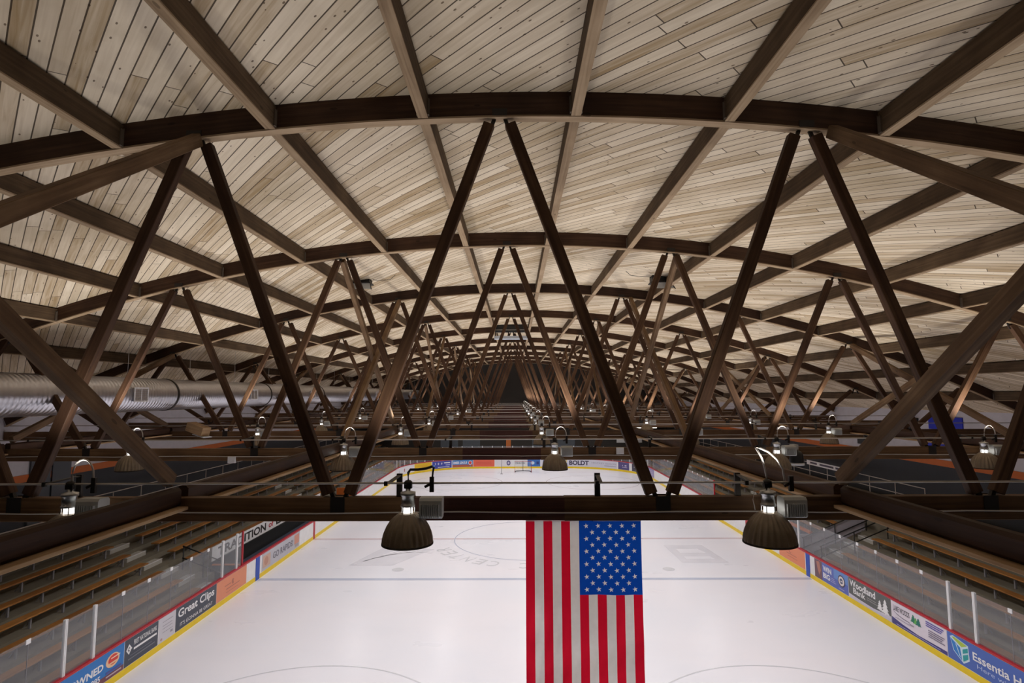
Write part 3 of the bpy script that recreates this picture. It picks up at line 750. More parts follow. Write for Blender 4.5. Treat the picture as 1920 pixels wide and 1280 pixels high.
secR = [('nearest',9.0,27.6),('second',29.8,41.0),('third',42.6,55.8),('farthest',57.4,71.0)]
for i in range(5):
    for sec, y0, y1 in secR:
        if i < 1 and sec == 'second': continue
        bench_row(1, i, y0, y1, 'varnished plank bench, %s row, %s section of the right grandstand' % (rowname[i] if i < 4 else 'top', sec))

# aisle steps
def aisle(side, y0, y1, label):
    t = thing('aisle_steps', label, 'steps', (seatx(side, 1), (y0+y1)/2, seatz(1)-0.42))
    ox, oy, oz = t.location
    for i in range(1, NR[side]):
        x = seatx(side, i)-side*0.2; z = seatz(i-1)-0.42
        a, b = sorted((x-side*0.34, x))
        st = MB().box(a-ox, b-ox, y0-oy, y1-oy, z-oz, z+RISE*0.5-oz).build('step', M['concrete_light'], t)
        a, b = sorted((x-side*0.36, x-side*0.29))
        MB().box(a-ox, b-ox, y0-oy, y1-oy, z+RISE*0.5-oz, z+RISE*0.5+0.012-oz).build('nosing', M['white'], st)
for j, (y0, y1) in enumerate(((24.2,25.4),(40.5,41.6),(56.2,57.2))):
    aisle(-1, y0, y1, ordn(j+1)+' flight of pale aisle steps from the front in the left grandstand')
for j, (y0, y1) in enumerate(((28.1,29.3),(41.3,42.3),(56.0,57.1))):
    aisle(1, y0, y1, ordn(j+1)+' flight of pale aisle steps from the front in the right grandstand')

def stair_rail(side, y, label, panel=False, n=0):
    n = n or NR[side]
    x0, z0 = seatx(side, 0)-side*0.3, 0.48; x1, z1 = seatx(side, n-1)+side*0.1, seatz(n-1)-0.42
    t = thing('stair_railing', label, 'railing', (x0, y, 0.45))
    P0 = Vector((0,0,0)); P1 = Vector((x1-x0,0,z1-0.45))
    for hgt, nm in ((1.0,'handrail'),(0.5,'mid_rail')):
        MB().tube([P0+Vector((0,0,hgt)), P1+Vector((0,0,hgt))], 0.028).build(nm, M['black'], t)
    for f in (0.02, 0.5, 0.98):
        p = P0.lerp(P1, f); MB().tube([p+Vector((0,0,-0.05)), p+Vector((0,0,1.0))], 0.025).build('post', M['black'], t)
    if panel:
        m = MB(); a, b = P0.lerp(P1, 0.04), P0.lerp(P1, 0.96)
        m.slab(lambda u, v, off: a.lerp(b, u)+Vector((0, 0.03+off, 0.08+0.86*v)), 0.01, 1, 1); m.build('infill_panel', M['lavender'], t)
stair_rail(1, 27.85, 'black pipe stair railing on the near side of the right aisle')
stair_rail(1, 29.5, 'black stair railing with pale infill panels on the right aisle', True)
stair_rail(-1, 25.5, 'black pipe stair railing beside the left aisle steps', False, 3)

# concourse rails with sign
def conc_rail(side, y0, y1, label, sign=False):
    x = 18.25 if side > 0 else -17.9; z = 3.35
    t = thing('concourse_railing', label, 'railing', (x, y0, z))
    for hgt, nm in ((1.08,'top_rail'),(0.58,'mid_rail')):
        MB().tube([(0,0,hgt),(0,y1-y0,hgt)], 0.022).build(nm, M['rod'], t)
    n = int((y1-y0)/1.9)
    me = MB().tube([(0,0,0),(0,0,1.08)], 0.02).mesh('post', M['rod'])
    for i in range(n+1): link('post', me, t, (0,(y1-y0)*i/n,0))
    return t
conc_rail(1, 26.0, 60.0, 'grey pipe railing along the back of the right grandstand')
conc_rail(-1, 20.0, 60.0, 'grey pipe railing along the back of the left grandstand')
sg = MB().box(-0.01, 0.01, 0, 5.2, 0, 0.26).build('railing_sign', M['white'], None, (18.2, 31.0, 4.3)); tag(sg, 'long white lettered sign fixed on the right grandstand railing', 'sign')
for i, (a, b) in enumerate(((0.4,1.2),(1.5,3.0),(3.2,4.9))):
    q = 5.2
    lay_poly('lettering', [(q-a,0.08),(q-b,0.08),(q-b,0.19),(q-a,0.19)], lambda x, y: (-0.012, x, y), flat(70,60,80), sg)

# players bench on the left
def bx(name, mat, parent, *a): return MB().box(*a).build(name, mat, parent)
t = thing('players_bench', 'dark players bench box behind the left boards', 'bench box', (-13.0, 35.4, 0))
bx('box_floor', M['rubber'], t, -0.72, 0.55, -8.9, 9.0, -0.03, 0.12); bx('back_wall', M['black'], t, -0.86, -0.78, -8.9, 9.0, 0, 1.15)
bx('seat_plank', M['navy_bench'], t, -0.62, -0.2, -8.2, 8.2, 0.46, 0.52); bx('end_wall', M['navy_bench'], t, -0.72, 0.55, -9.0, -8.92, 0.0, 1.05)
bx('end_trim', M['orange'], t, -0.72, 0.55, -9.02, -8.9, 1.05, 1.1); bx('end_wall', M['orange'], t, -0.72, 0.58, 8.95, 9.05, 0.0, 1.6)
for yy in (-6,-2,2,6): bx('leg', M['grey_steel'], t, -0.45, -0.38, yy-0.04, yy+0.04, 0.12, 0.46)
o = MB().box(-0.012, 0.012, 0, 14.4, 0, 0.62).build('banner', M['white'], None, (-13.84, 26.6, 1.16)); tag(o, 'long white banner lettered TRADITION OF EXCELLENCE above the players bench', 'banner')
mp = lambda x, y: (0.015, x, y)
lay_text('lettering', 'TRADITION', mp, 0.5, 5.6, 0.1, 0.52, M['black'], o, 0.03)
lay_text('lettering', 'of', mp, 5.95, 6.6, 0.14, 0.48, M['red'], o, 0.02)
lay_text('lettering', 'EXCELLENCE', mp, 6.95, 13.6, 0.1, 0.52, M['black'], o, 0.03)
t = thing('penalty_box', 'grey penalty box with an orange trimmed wall behind the right boards', 'penalty box', (14.6, 35.5, 0))
bx('box_floor', M['rubber'], t, -0.5, 0.55, -5.4, 5.4, -0.03, 0.12); bx('back_wall', M['navy_bench'], t, 0.52, 0.61, -5.4, 5.4, 0, 1.5)
bx('wall_trim', M['orange'], t, 0.48, 0.625, -5.4, 5.4, 1.5, 1.62); bx('end_wall', M['lavender'], t, -0.5, 0.61, -5.48, -5.4, 0, 1.5); bx('end_wall', M['lavender'], t, -0.5, 0.61, 5.4, 5.48, 0, 1.5)
bx('divider', M['lavender'], t, -0.5, 0.52, -0.05, 0.05, 0, 1.5); bx('seat_plank', M['navy_bench'], t, 0.2, 0.52, -5.2, -0.1, 0.46, 0.52); bx('seat_plank', M['navy_bench'], t, 0.2, 0.52, 0.1, 5.2, 0.46, 0.52)

# goal at the far end
t = thing('hockey_goal', 'red framed hockey goal with white net at the far end', 'goal', (0.83, 64.7, 0))
red = flat(160,24,34)
MB().tube([(-0.92,0,0),(-0.92,0,1.22),(0.92,0,1.22),(0.92,0,0)], 0.035).build('goal_frame', red, t)
MB().tube([(-0.92,0,0.05),(-0.8,0.75,0.05),(0,1.05,0.05),(0.8,0.75,0.05),(0.92,0,0.05)], 0.04).build('base_frame', M['navy_bench'], t)
MB().tube([(0,1.02,0.05),(0,0.5,1.18),(0,0.0,1.22)], 0.03).build('centre_support', M['navy_bench'], t)
m = MB()
for i in range(13):
    x = -0.86+1.72*i/12; dy = 1.02-0.28*abs(x)/0.86
    m.tube([(x,dy,0.05),(x,0.5,1.18),(x,0,1.22)], 0.006, 4)
for j in range(8):
    z = 0.12+1.05*j/7; f = (z-0.05)/1.13
    m.tube([(-0.86,0.74*(1-f)+0.5*f,z),(0,1.02*(1-f)+0.5*f,z),(0.86,0.74*(1-f)+0.5*f,z)], 0.006, 4)
m.build('net', M['net'], t)
t = thing('corner_flag', 'thin dark pole standing on the ice left of the goal', 'pole', (-1.55, 63.5, 0))
MB().tube([(0,0,0.02),(0,0,1.5)], 0.03).build('shaft', M['grey_steel'], t); MB().lathe([(0.001,0.03),(0.16,0.02),(0.16,0.0),(0.001,0.0)], 14).build('base', M['grey_steel'], t)

# ------------------------------------------------------------------ trusses
def topn(i): return XC+4.145*i
def botn(i): return XC+4.145*(i+0.5) + (0.0)
HALF_L, HALF_R = XL+0.05, XR-0.05
def make_truss(n):
    t = thing('roof_truss', '%s bowstring timber roof truss from the camera' % ('unseen' if n == 0 else ordn(n)), 'truss', (XC, TY(n), BZ0), 'timber bowstring roof trusses')
    ox, oz = XC, BZ0
    xs = [HALF_L+(HALF_R-HALF_L)*i/56 for i in range(57)]
    m = MB(); m.sweep([(x-ox, 0, arch(x)+CHD/2-oz) for x in xs], [(-CW/2,-CHD/2),(CW/2,-CHD/2),(CW/2,CHD/2),(-CW/2,CHD/2)])
    m.build('top_chord', M['truss'], t)
    m = MB(); m.sweep([(x-ox, 0, arch(x)-0.012-oz) for x in xs], [(-CW/2-0.004,-0.012),(CW/2+0.004,-0.012),(CW/2+0.004,0.012),(-CW/2-0.004,0.012)])  # added pale strip paints the chord's lit underside
    m.build('lit_underside_strip', M['lit_underside'], t)
    m = MB()
    hz = (BZ1-BZ0)/2; m.bar((HALF_L-ox,0,hz),(-1.3-ox,0,hz), CW, BZ1-BZ0, ch=0.006); m.build('bottom_chord', M['chord_low'], t)
    m = MB(); m.bar((0.62-ox,0,hz),(HALF_R-ox,0,hz), CW, BZ1-BZ0, ch=0.006); m.build('bottom_chord', M['chord_low'], t)
    m = MB(); m.bar((-1.3-ox,0,hz),(0.62-ox,0,hz), CW, BZ1-BZ0-0.012, ch=0.006)  # middle stretch of the bottom chord in darker maroon
    for k in range(7):
        for zz in (0.08, 0.2): m.box(-1.15+k*0.27-ox,-1.12+k*0.27-ox,-CW/2-0.012,CW/2+0.012,zz,zz+0.03)
    m.build('chord_mid_section', M['chord_mid'], t)
    for i in range(-4, 5):
        xt = topn(i); zt = arch(xt)
        for sd in (-1, 1):
            if abs(i) == 4 and sd*i > 0: continue
            xb = XC+4.145*i+sd*2.0725; zb = BZ1
            if arch(xb) < zb+0.3: continue
            d = Vector((xb-xt,0,zb-zt)); d.normalize()
            top = Vector((xt+sd*0.11,0,zt)); bot = Vector((xb-sd*0.12,0,zb))
            g = top+(bot-top).normalized()*0.10
            e = bot-(bot-top).normalized()*0.04
            MB().bar((g.x-ox,0,g.z-oz),(e.x-ox,0,e.z-oz), 0.12, 0.15, up=(sd,0,0.4), ch=0.008).build('web', M['web'], t)
    # steel plates at the joints
    for i in range(-4, 5):
        xt = topn(i); zt = arch(xt)
        m = MB()
        for yy in (-CW/2-0.008, CW/2+0.008): m.box(xt-0.1-ox, xt+0.1-ox, yy-0.005, yy+0.005, zt+0.0-oz, zt+0.09-oz)
        for sd in (-1, 1): m.bar((xt+sd*0.06-ox,0,zt+0.02-oz),(xt+sd*0.14-ox,0,zt-0.2-oz), 0.03, 0.05, up=(sd,0,0.3))
        m.build('gusset_plate', M['steel'], t)
    for i in range(-4, 4):
        xb = botn(i); m = MB()
        if arch(xb) < BZ1+0.3: continue
        for yy in (-CW/2-0.008, CW/2+0.008): m.box(xb-0.09-ox, xb+0.09-ox, yy-0.005, yy+0.005, 0.1, BZ1-BZ0+0.01)
        for sd in (-1, 1): m.bar((xb+sd*0.06-ox,0,BZ1-0.05-oz),(xb+sd*0.13-ox,0,BZ1+0.13-oz), 0.05, 0.05, up=(sd,0,0.3))
        m.build('gusset_plate', M['steel'], t)
    return t
tr1 = make_truss(1)
for n in range(2, NT+1):
    dup(tr1, (XC, TY(n), BZ0), '%s bowstring timber roof truss from the camera' % ordn(n))
dup(tr1, (XC, TY(0), BZ0), 'bowstring timber roof truss directly beside the camera')

# purlins
PX = [1.035+2.07*i for i in range(9)]
m = MB(); ln = SP-CW-0.004
m.bar((0,-ln/2,0),(0,ln/2,0), 0.13, CHD-0.02, ch=0.006); pur_me = [m.mesh('purlin', M['purlin'])]
for _ in range(3):
    m = MB(); m.bar((0,-ln/2,0),(0,ln/2,0), 0.13, CHD-0.02, ch=0.006); pur_me.append(m.mesh('purlin', M['purlin']))
m = MB(); m.box(-0.085,0.085,-0.006,0.006,-0.15,0.1); m.box(-0.085,-0.066,-0.06,0.0,-0.15,0.08); m.box(0.066,0.085,-0.06,0.0,-0.15,0.08)
hang_me = m.mesh('hanger', M['hanger'])
m = MB(); m.bar((0,-ln/2+0.01,-CHD/2-0.002),(0,ln/2-0.01,-CHD/2-0.002), 0.134, 0.02); lit_me = m.mesh('lit_underside_strip', M['lit_underside'])  # light on the purlin underside, put in as a pale strip
for n in range(0, NT):
    for k in range(9):
        if n == 0 and k > 5: continue
        for sd in (-1, 1):
            x = XC+sd*PX[k]; y = (TY(n)+TY(n+1))/2
            if x < XL+0.3 or x > XR-0.3: continue
            where = 'between the camera and the first truss' if n == 0 else 'between the %s and %s trusses' % (ordn(n), ordn(n+1))
            o = link('purlin', random.choice(pur_me), None, (x, y, arch(x)+CHD/2-0.005))
            tag(o, '%s timber roof purlin %s of the ridge, %s' % (ordn(k+1), 'left' if sd < 0 else 'right', where), 'purlin', 'timber purlins under the roof boards')
            link('hanger', hang_me, o, (0, ln/2-0.012, 0)); link('lit_underside_strip', lit_me, o)

# longitudinal beams and cross braces
BRX = [(-12.65,'outer left'),(-4.35,'inner left'),(4.2,'inner right'),(12.25,'outer right')]
for x, nm in BRX:
    for n in range(0, NT):
        y0, y1 = TY(n)+CW/2+0.004, TY(n+1)-CW/2-0.004
        where = 'from the camera to the first truss' if n == 0 else 'between the %s and %s trusses' % (ordn(n), ordn(n+1))
        t = thing('tie_beam', 'long %s timber tie beam, %s' % (nm, where), 'beam', (x, (y0+y1)/2, 7.25), 'timber tie beams along the building')
        h = (y1-y0)/2; sg_ = 1 if x < 0 else -1
        MB().bar((0,-h,0.15),(0,h,0.15), 0.15, 0.235, ch=0.035).build('beam', M['truss'], t)
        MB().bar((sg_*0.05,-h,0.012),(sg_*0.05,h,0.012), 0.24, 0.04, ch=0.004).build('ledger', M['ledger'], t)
    zt = arch(x)-0.05; zb = BZ1+0.15
    for n in range(0, NT, 2):
        ya, yb = TY(n)+CW/2+0.02, TY(n+1)-CW/2-0.02
        where = 'from the camera to the first truss' if n == 0 else 'between the %s and %s trusses' % (ordn(n), ordn(n+1))
        t = thing('cross_brace', 'crossed %s timber braces, %s' % (nm, where), 'brace', (x, (ya+yb)/2, zb), 'crossed braces between trusses')
        hh = (yb-ya)/2
        MB().bar((-0.066,-hh,zt-zb),(-0.066,hh,0.07), 0.12, 0.165, ch=0.006).build('brace_plank', M['brace'], t)
        MB().bar((0.066,-hh,0.07),(0.066,hh,zt-zb), 0.12, 0.165, ch=0.006).build('brace_plank', M['brace'], t)

# ------------------------------------------------------------------ lamps, conduits, cables
def make_lamp(loc, label, lead='arc'):
    t = thing('dome_lamp', label, 'lamp', loc, 'dome lamps under the trusses')       # origin: centre of the dome rim
    prof = [(0.30,0.0),(0.296,0.02),(0.288,0.06),(0.272,0.13),(0.245,0.2),(0.21,0.26),(0.165,0.31),(0.12,0.345),(0.085,0.365),(0.078,0.36),(0.16,0.3),(0.24,0.19),(0.28,0.05),(0.288,0.0)]
    fl = [0,0.6,1,1,0.85,0.65,0.4,0.15,0,0,0,0,0,0]
    m = MB(); m.lathe(prof, 144, flute=(24,0.05,fl)); m.build('dome', M['dome'], t)
    m = MB(); m.lathe([(0.308,-0.008),(0.308,0.012),(0.296,0.014),(0.29,-0.008),(0.308,-0.008)], 48); m.build('rim', M['steel'], t)
    m = MB(); m.lathe([(0.001,0.34),(0.055,0.34),(0.055,0.43),(0.001,0.43)], 16); m.build('bulb', M['bulb'], t)
    m = MB()
    for k in range(5):
        a = 2*PI*k/5+0.3; m.tube([(0.082*math.cos(a),0.082*math.sin(a),0.35),(0.078*math.cos(a),0.078*math.sin(a),0.44)], 0.007, 6)
    m.build('neck_strut', M['alu'], t)
    m = MB(); m.lathe([(0.001,0.43),(0.088,0.43),(0.088,0.45),(0.08,0.46),(0.078,0.555),(0.09,0.56),(0.09,0.6),(0.03,0.615),(0.03,0.655),(0.001,0.655)], 20); m.build('socket_housing', M['alu'], t)
    m = MB(); m.box(-0.045,0.045,-0.03,0.03,0.645,0.70); m.lathe([(0.001,0.68),(0.05,0.69),(0.05,0.72),(0.03,0.74),(0.001,0.74)], 14); m.build('hub', M['steel'], t)
    b = MB(); b.box(0.15,0.42,-0.1,0.1,0.3,0.54, ch=0.03); b.bar((0.285,0,0.54),(0.285,0,0.60), 0.2, 0.15); bo = b.build('ballast_box', M['ballast'], t)
    f = MB()
    for k in range(9): f.box(0.17+k*0.026,0.18+k*0.026,-0.135,-0.098,0.32,0.47)
    f.build('cooling_fins', M['ballast'], bo)
    b = MB(); b.box(0.26,0.31,-0.02,0.02,0.6,0.78); b.bar((0.26,0,0.69),(0.2,0,0.66), 0.03, 0.03); b.build('hanger', M['steel'], t)
    c = MB()
    if lead == 'low':
        c.tube([(0,0,0.72),(0,-0.01,0.83),(0.03,-0.03,0.87),(0.12,-0.04,0.872),(0.22,-0.05,0.885),(0.3,-0.05,0.91)], 0.016, 8); c.tube([(0.29,0,0.76),(0.30,-0.02,0.84),(0.315,-0.04,0.9)], 0.012, 8)
        c.build('power_lead', M['black'], t)
    elif lead == 'tall':
        c.tube([(0,0,0.72),(-0.02,0,0.86),(-0.06,-0.01,1.0),(-0.13,-0.02,1.12),(-0.08,-0.02,1.115),(0.02,-0.02,1.07),(0.12,-0.02,0.98),(0.19,-0.01,0.86),(0.21,0,0.72)], 0.012, 8); c.build('power_lead', M['rod'], t)
        m = MB(); m.tube([(-0.1,0,0.62),(-0.16,0,0.6),(-0.18,0,0.5),(-0.16,0,0.38)], 0.005, 6); m.build('safety_wire', M['rod'], t)
    else:
        pts = [(0.02+0.13-0.13*math.cos(PI*i/10)*1.0, -0.01, 0.8+0.2*math.sin(PI*i/10)) for i in range(11)]
        c.tube([(0.02,0,0.7)]+pts+[(0.28,0,0.7)], 0.011, 8); c.build('power_lead', M['rod'], t)
    return t
LZ = 6.92
LPY = 0.475
def lamp_xs(n): return [-5.4,-1.3,3.03,7.7] if n == 1 else [-9.2,-4.1,0.93,6.2,11.1]
proto = None
lampdata = []
for n in range(1, NT+2):
    if n == NT+1: n = 0
    xs = lamp_xs(n)
    for j, x in enumerate(xs):
        loc = (x, TY(n)-LPY, LZ)
        lab = '%s ribbed dome lamp from the left on the %s truss' % (ordn(j+1), ordn(n) if n else 'nearest unseen')
        if n == 1 and j == 1: make_lamp(loc, lab, 'low')
        elif n == 1 and j == 2: make_lamp(loc, lab, 'tall')
        elif proto is None: proto = make_lamp(loc, lab)
        else: dup(proto, loc, lab)
        lampdata.append(loc)
SPOT, GLOW, ROOF_FILL = 300.0, 5.0, 230.0
sl_ = bpy.data.lights.new('lamp_beam', 'SPOT'); sl_.energy = SPOT; sl_.spot_size = math.radians(140); sl_.spot_blend = 0.35; sl_.shadow_soft_size = 0.18; sl_.color = (1.0,0.98,0.985)
gl_ = bpy.data.lights.new('lamp_neck_glow', 'POINT'); gl_.energy = GLOW; gl_.shadow_soft_size = 0.075; gl_.color = (1.0,0.93,0.84)
ul_ = bpy.data.lights.new('added_uplight', 'SPOT'); ul_.energy = ROOF_FILL; ul_.spot_size = math.radians(135); ul_.spot_blend = 0.7; ul_.shadow_soft_size = 0.2; ul_.color = (1.0,0.955,0.905)  # spots added above the domes to brighten the roof boards
ud_ = ul_.copy(); ud_.name = 'weak_added_uplight'; ud_.energy = ROOF_FILL*0.34  # weaker added spots over the nearest lamps
for (x, y, z) in lampdata:
    o = bpy.data.objects.new('lamp_beam', sl_); COL.objects.link(o); o.location = (x, y, z+0.0)
    o = bpy.data.objects.new('lamp_neck_glow', gl_); COL.objects.link(o); o.location = (x, y, z+0.39)
    o = bpy.data.objects.new('added_uplight', ul_ if y > TY(1) else ud_); COL.objects.link(o); o.location = (x, y, z+0.95); o.rotation_euler = (PI, 0, 0)

for n in range(1, NT+1):
    y = TY(n)-LPY; z = LZ+0.705
    t = thing('conduit', 'thin grey conduit rod carrying the lamps along the %s truss' % ordn(n), 'conduit', (XC, TY(n), z), 'lamp conduits along the trusses')
    MB().tube([(XL+0.6-XC,-LPY,0),(XR-0.6-XC,-LPY,0)], 0.012 if n == 1 else 0.014).build('rod', M['rod'], t)
    bm_ = MB(); bm_.box(-0.035,0.035,-0.02,0.02,BZ1-z+0.0,0.05); bm_.bar((0,-0.02,0.03),(-0.03,-LPY,0.008), 0.05, 0.015); bm_.box(-0.09,-0.05,-LPY-0.02,-LPY+0.02,-0.03,0.022)
    me = bm_.mesh('bracket', M['steel'])
    bxs = ([-9.5,-5.65,-1.5,1.05,2.85,7.4,10.6] if n == 1 else [-11.6,-9.4,-6.5,-4.3,-1.6,0.7,3.3,6.0,8.6,10.9,13.2])
    for x in bxs: link('bracket', me, t, (x-XC, 0, 0))
    c = MB(); pts = [(XL+0.6+(XR-XL-1.2)*i/40, TY(n)-CW/2-0.012, 7.2+0.01*math.sin(i*1.7+n)) for i in range(41)]
    c.tube([(p[0]-XC, p[1]-TY(n), p[2]-7.2) for p in pts], 0.009, 6)
    o = c.build('cable', M['cable'], None, (XC, TY(n), 7.2)); tag(o, 'thin pale cable clipped along the bottom chord of the %s truss' % ordn(n), 'cable', 'pale cables along the trusses')

# ------------------------------------------------------------------ air duct
DX, DZ, DR = -12.0, 8.72, 0.53
t = thing('air_duct', 'long silver spiral air duct with square grilles on the left', 'duct', (DX, 0, DZ))
yd0, yd1 = 2.0, 69.4
ys = [yd0]+[12.0+7.42*i for i in range(8)]+[yd1]
ys = sorted(y for y in ys if y <= yd1)
for a, b in zip(ys[:-1], ys[1:]):
    m = MB(); m.lathe([(DR,0),(DR,b-a-0.02)], 40)
    m.v = [(x, z+a, -y) for x, y, z in m.v]
    m.build('duct_section', M['duct'], t)
    m = MB(); m.lathe([(DR,-0.05),(DR+0.018,-0.045),(DR+0.018,0.045),(DR,0.05)], 40); m.v = [(x, z+b-0.01, -y) for x, y, z in m.v]; m.build('seam_ring', M['steel'], t)
m = MB(); m.lathe([(DR,0),(0.001,0)], 40); m.v = [(x, z+yd1, -y) for x, y, z in m.v]; m.build('end_cap', M['duct'], t)
for gy in (9.9,17.4,24.95,32.2,39.7,47.2,54.6,62.0):
    m = MB(); g = []
    m.box(DR-0.12,DR+0.035,gy-0.32,gy+0.32,-0.2,0.2)
    gb = m.build('register_box', M['duct'], t)
    m = MB(); x0, x1 = DR+0.03, DR+0.05
    m.box(x0,x1,gy-0.33,gy-0.29,-0.22,0.22); m.box(x0,x1,gy+0.29,gy+0.33,-0.22,0.22); m.box(x0,x1,gy-0.29,gy+0.29,0.18,0.22); m.box(x0,x1,gy-0.29,gy+0.29,-0.22,-0.18); m.box(x0,x1,gy-0.012,gy+0.012,-0.18,0.18)
    m.build('grille_frame', M['white'], gb)
    m = MB(); m.box(DR+0.028,DR+0.034,gy-0.29,gy+0.29,-0.18,0.18)
    m.build('grille_recess', M['black'], gb)
    m = MB()
    for k in range(6): m.box(DR+0.034,DR+0.046,gy-0.29,gy+0.29,-0.155+k*0.06,-0.14+k*0.06)
    m.build('louvre', M['rod'], gb)
m = MB(); rd = [2.5*i+11 for i in range(24)]
me = MB().tube([(0,0,DR),(0,0,2.6)], 0.006, 5).mesh('hanger_wire', M['rod'])
for i in range(1, NT+1):
    for q in (0, 0.5):
        yy = TY(i)+SP*q
        if yy < yd1: 
            hh = arch(DX)-DZ+(0.02 if q == 0 else CHD)
            link('hanger_wire', MB().tube([(0,0,DR-0.01),(0,0,hh)], 0.006, 5).mesh('hanger_wire', M['rod']), t, (0, yy, 0))

# ------------------------------------------------------------------ flag
FX0, FX1, FZ1, FL = 0.125, 1.595, 7.085, 2.42
FYY = TY(1)-0.02
fw = FX1-FX0
def flagpt(u, v, off=0.0):                  # u 0..1 left to right, v 0..1 downwards
    w = 0.5+0.5*v
    y = FYY+0.012*w*math.sin(u*21+v*2)+0.010*w*math.sin(u*9-v*7)+0.006*math.sin(v*30+u*5)*v+0.004*math.sin(u*60+v*23)*v
    return Vector((FX0+fw*u+0.006*v*(u-0.3)-0.0, y-off, FZ1-FL*v))
t = tag(MB().box(-fw/2, fw/2, -0.006, 0.006, -0.012, 0.012).build('flag', M['flag_white'], None, ((FX0+FX1)/2, FYY, FZ1)), 'large stars and stripes flag hanging vertically below the nearest truss', 'flag')
inv = Vector(t.location)
nu, nv = 13*6, 100
CV = 0.925/FL
def colour(i, j):
    st = i//6
    if i >= 36 and (j+0.5)/nv < CV: return 2
    return 0 if st % 2 == 0 else 1
m = MB(); m.grid(lambda u, v: flagpt(u, v)-inv, nu, nv, mifn=colour, smooth=True, uvfn=lambda u, v: ((u-36/78)/(42/78), v/CV))
m.build('flag_cloth', [M['flag_red'], M['flag_white'], M['canton']], t)

# ------------------------------------------------------------------ hung fittings
def heater(x, y, z, label, sg_):
    t = thing('ceiling_heater', label, 'heater', (x, y, z))
    m = MB(); m.box(-0.3,0.3,-0.03,0.45,0.0,0.04); m.box(-0.25,0.25,0.05,0.45,0.04,0.25); m.build('housing', M['black'], t)
    m = MB(); m.slab(lambda u, v, off: ((u-0.5)*(0.62+0.16*v), -0.03-0.2*v+off*0.7, -0.01-0.22*v-off*0.0), 0.012, 1, 1); m.build('reflector_panel', M['lens'], t)
    m = MB()
    for xx in (-1, 1): m.bar((xx*0.31,-0.04,0.0),(xx*0.40,-0.25,-0.25), 0.02, 0.03)
    m.build('side_rail', M['black'], t)
    m = MB(); m.box(-0.28,-0.26,0.2,0.22,0.2,arch(x)+CHD-z); m.box(0.26,0.28,0.2,0.22,0.2,arch(x)+CHD-z); m.build('bracket', M['steel'], t)
    zr = arch(x)+CHD-z-0.02
    MB().tube([(sg_*0.2,0.2,0.22),(sg_*0.5,0.1,zr),(sg_*1.0,-0.2,zr-0.02),(sg_*1.3,-0.9,zr-0.03)], 0.008, 6).build('power_lead', M['black'], t)
heater(-5.0, 18.2, 12.3, 'flat black heater with a pale panel under the roof on the left', 1)
heater(4.72, 18.2, 12.28, 'flat black heater with a pale panel under the roof on the right', -1)
t = thing('hanging_unit', 'black box with a pale tray hung under the ridge far down the hall', 'unit heater', (-0.25, 33.6, 11.95))
MB().box(-0.95,0.95,-0.3,0.3,0.42,0.8).build('housing', M['black'], t); MB().box(-0.9,0.9,-0.32,-0.3,0.5,0.53).build('trim_strip', M['alu'], t)
MB().box(-0.98,0.98,-0.32,0.32,0.0,0.16).build('tray', M['lens'], t)
m = MB()
for xx in (-0.92,-0.15,0.15,0.92): m.box(xx-0.03,xx+0.03,-0.03,0.03,0.16,0.42)
for xx in (-0.8,0.8): m.box(xx-0.02,xx+0.02,-0.02,0.02,0.75,arch(-0.25)+CHD-11.95)
m.build('hanger', M['steel'], t)
t = thing('hanging_speaker', 'small black canister with a white ring hung beside the fourth lamp', 'speaker', (6.75, TY(2)-0.28, 7.0))
MB().lathe([(0.001,0.0),(0.15,0.0),(0.16,0.03),(0.15,0.22),(0.11,0.3),(0.03,0.33),(0.001,0.33)], 24).build('canister', M['black'], t)
MB().lathe([(0.16,-0.02),(0.17,-0.02),(0.17,0.035),(0.16,0.035)], 24).build('ring', M['white'], t)
m = MB(); m.box(-0.06,0.06,0.0,0.2,0.34,0.46); m.tube([(0,0,0.32),(0,0.02,0.4)], 0.02); m.build('bracket', M['ballast'], t)
for (x, n, z, lab) in ((2.55,2,7.31,'small pale junction box on the second truss right of centre'),(-6.95,2,7.12,'small pale junction box on the second truss left of centre')):
    o = MB().box(-0.09,0.09,-0.05,0.0,-0.08,0.08, ch=0.01).build('junction_box', M['white'], None, (x, TY(n)-CW/2-0.001, z)); tag(o, lab, 'junction box')
# floodlight box on the third truss, left
t = thing('floodlight', 'tan box floodlight on the third truss at the left', 'floodlight', (-11.3, TY(3)-0.4, 7.45))
MB().bar((-0.35,0,0.15),(0.3,-0.15,-0.05), 0.4, 0.3).build('housing', M['ledger'], t); MB().bar((-0.1,-0.02,-0.13),(0.38,-0.17,-0.24), 0.4, 0.02).build('lens', M['lens'], t); MB().box(-0.03,0.03,0.0,0.35,-0.15,0.05).build('bracket', M['steel'], t)

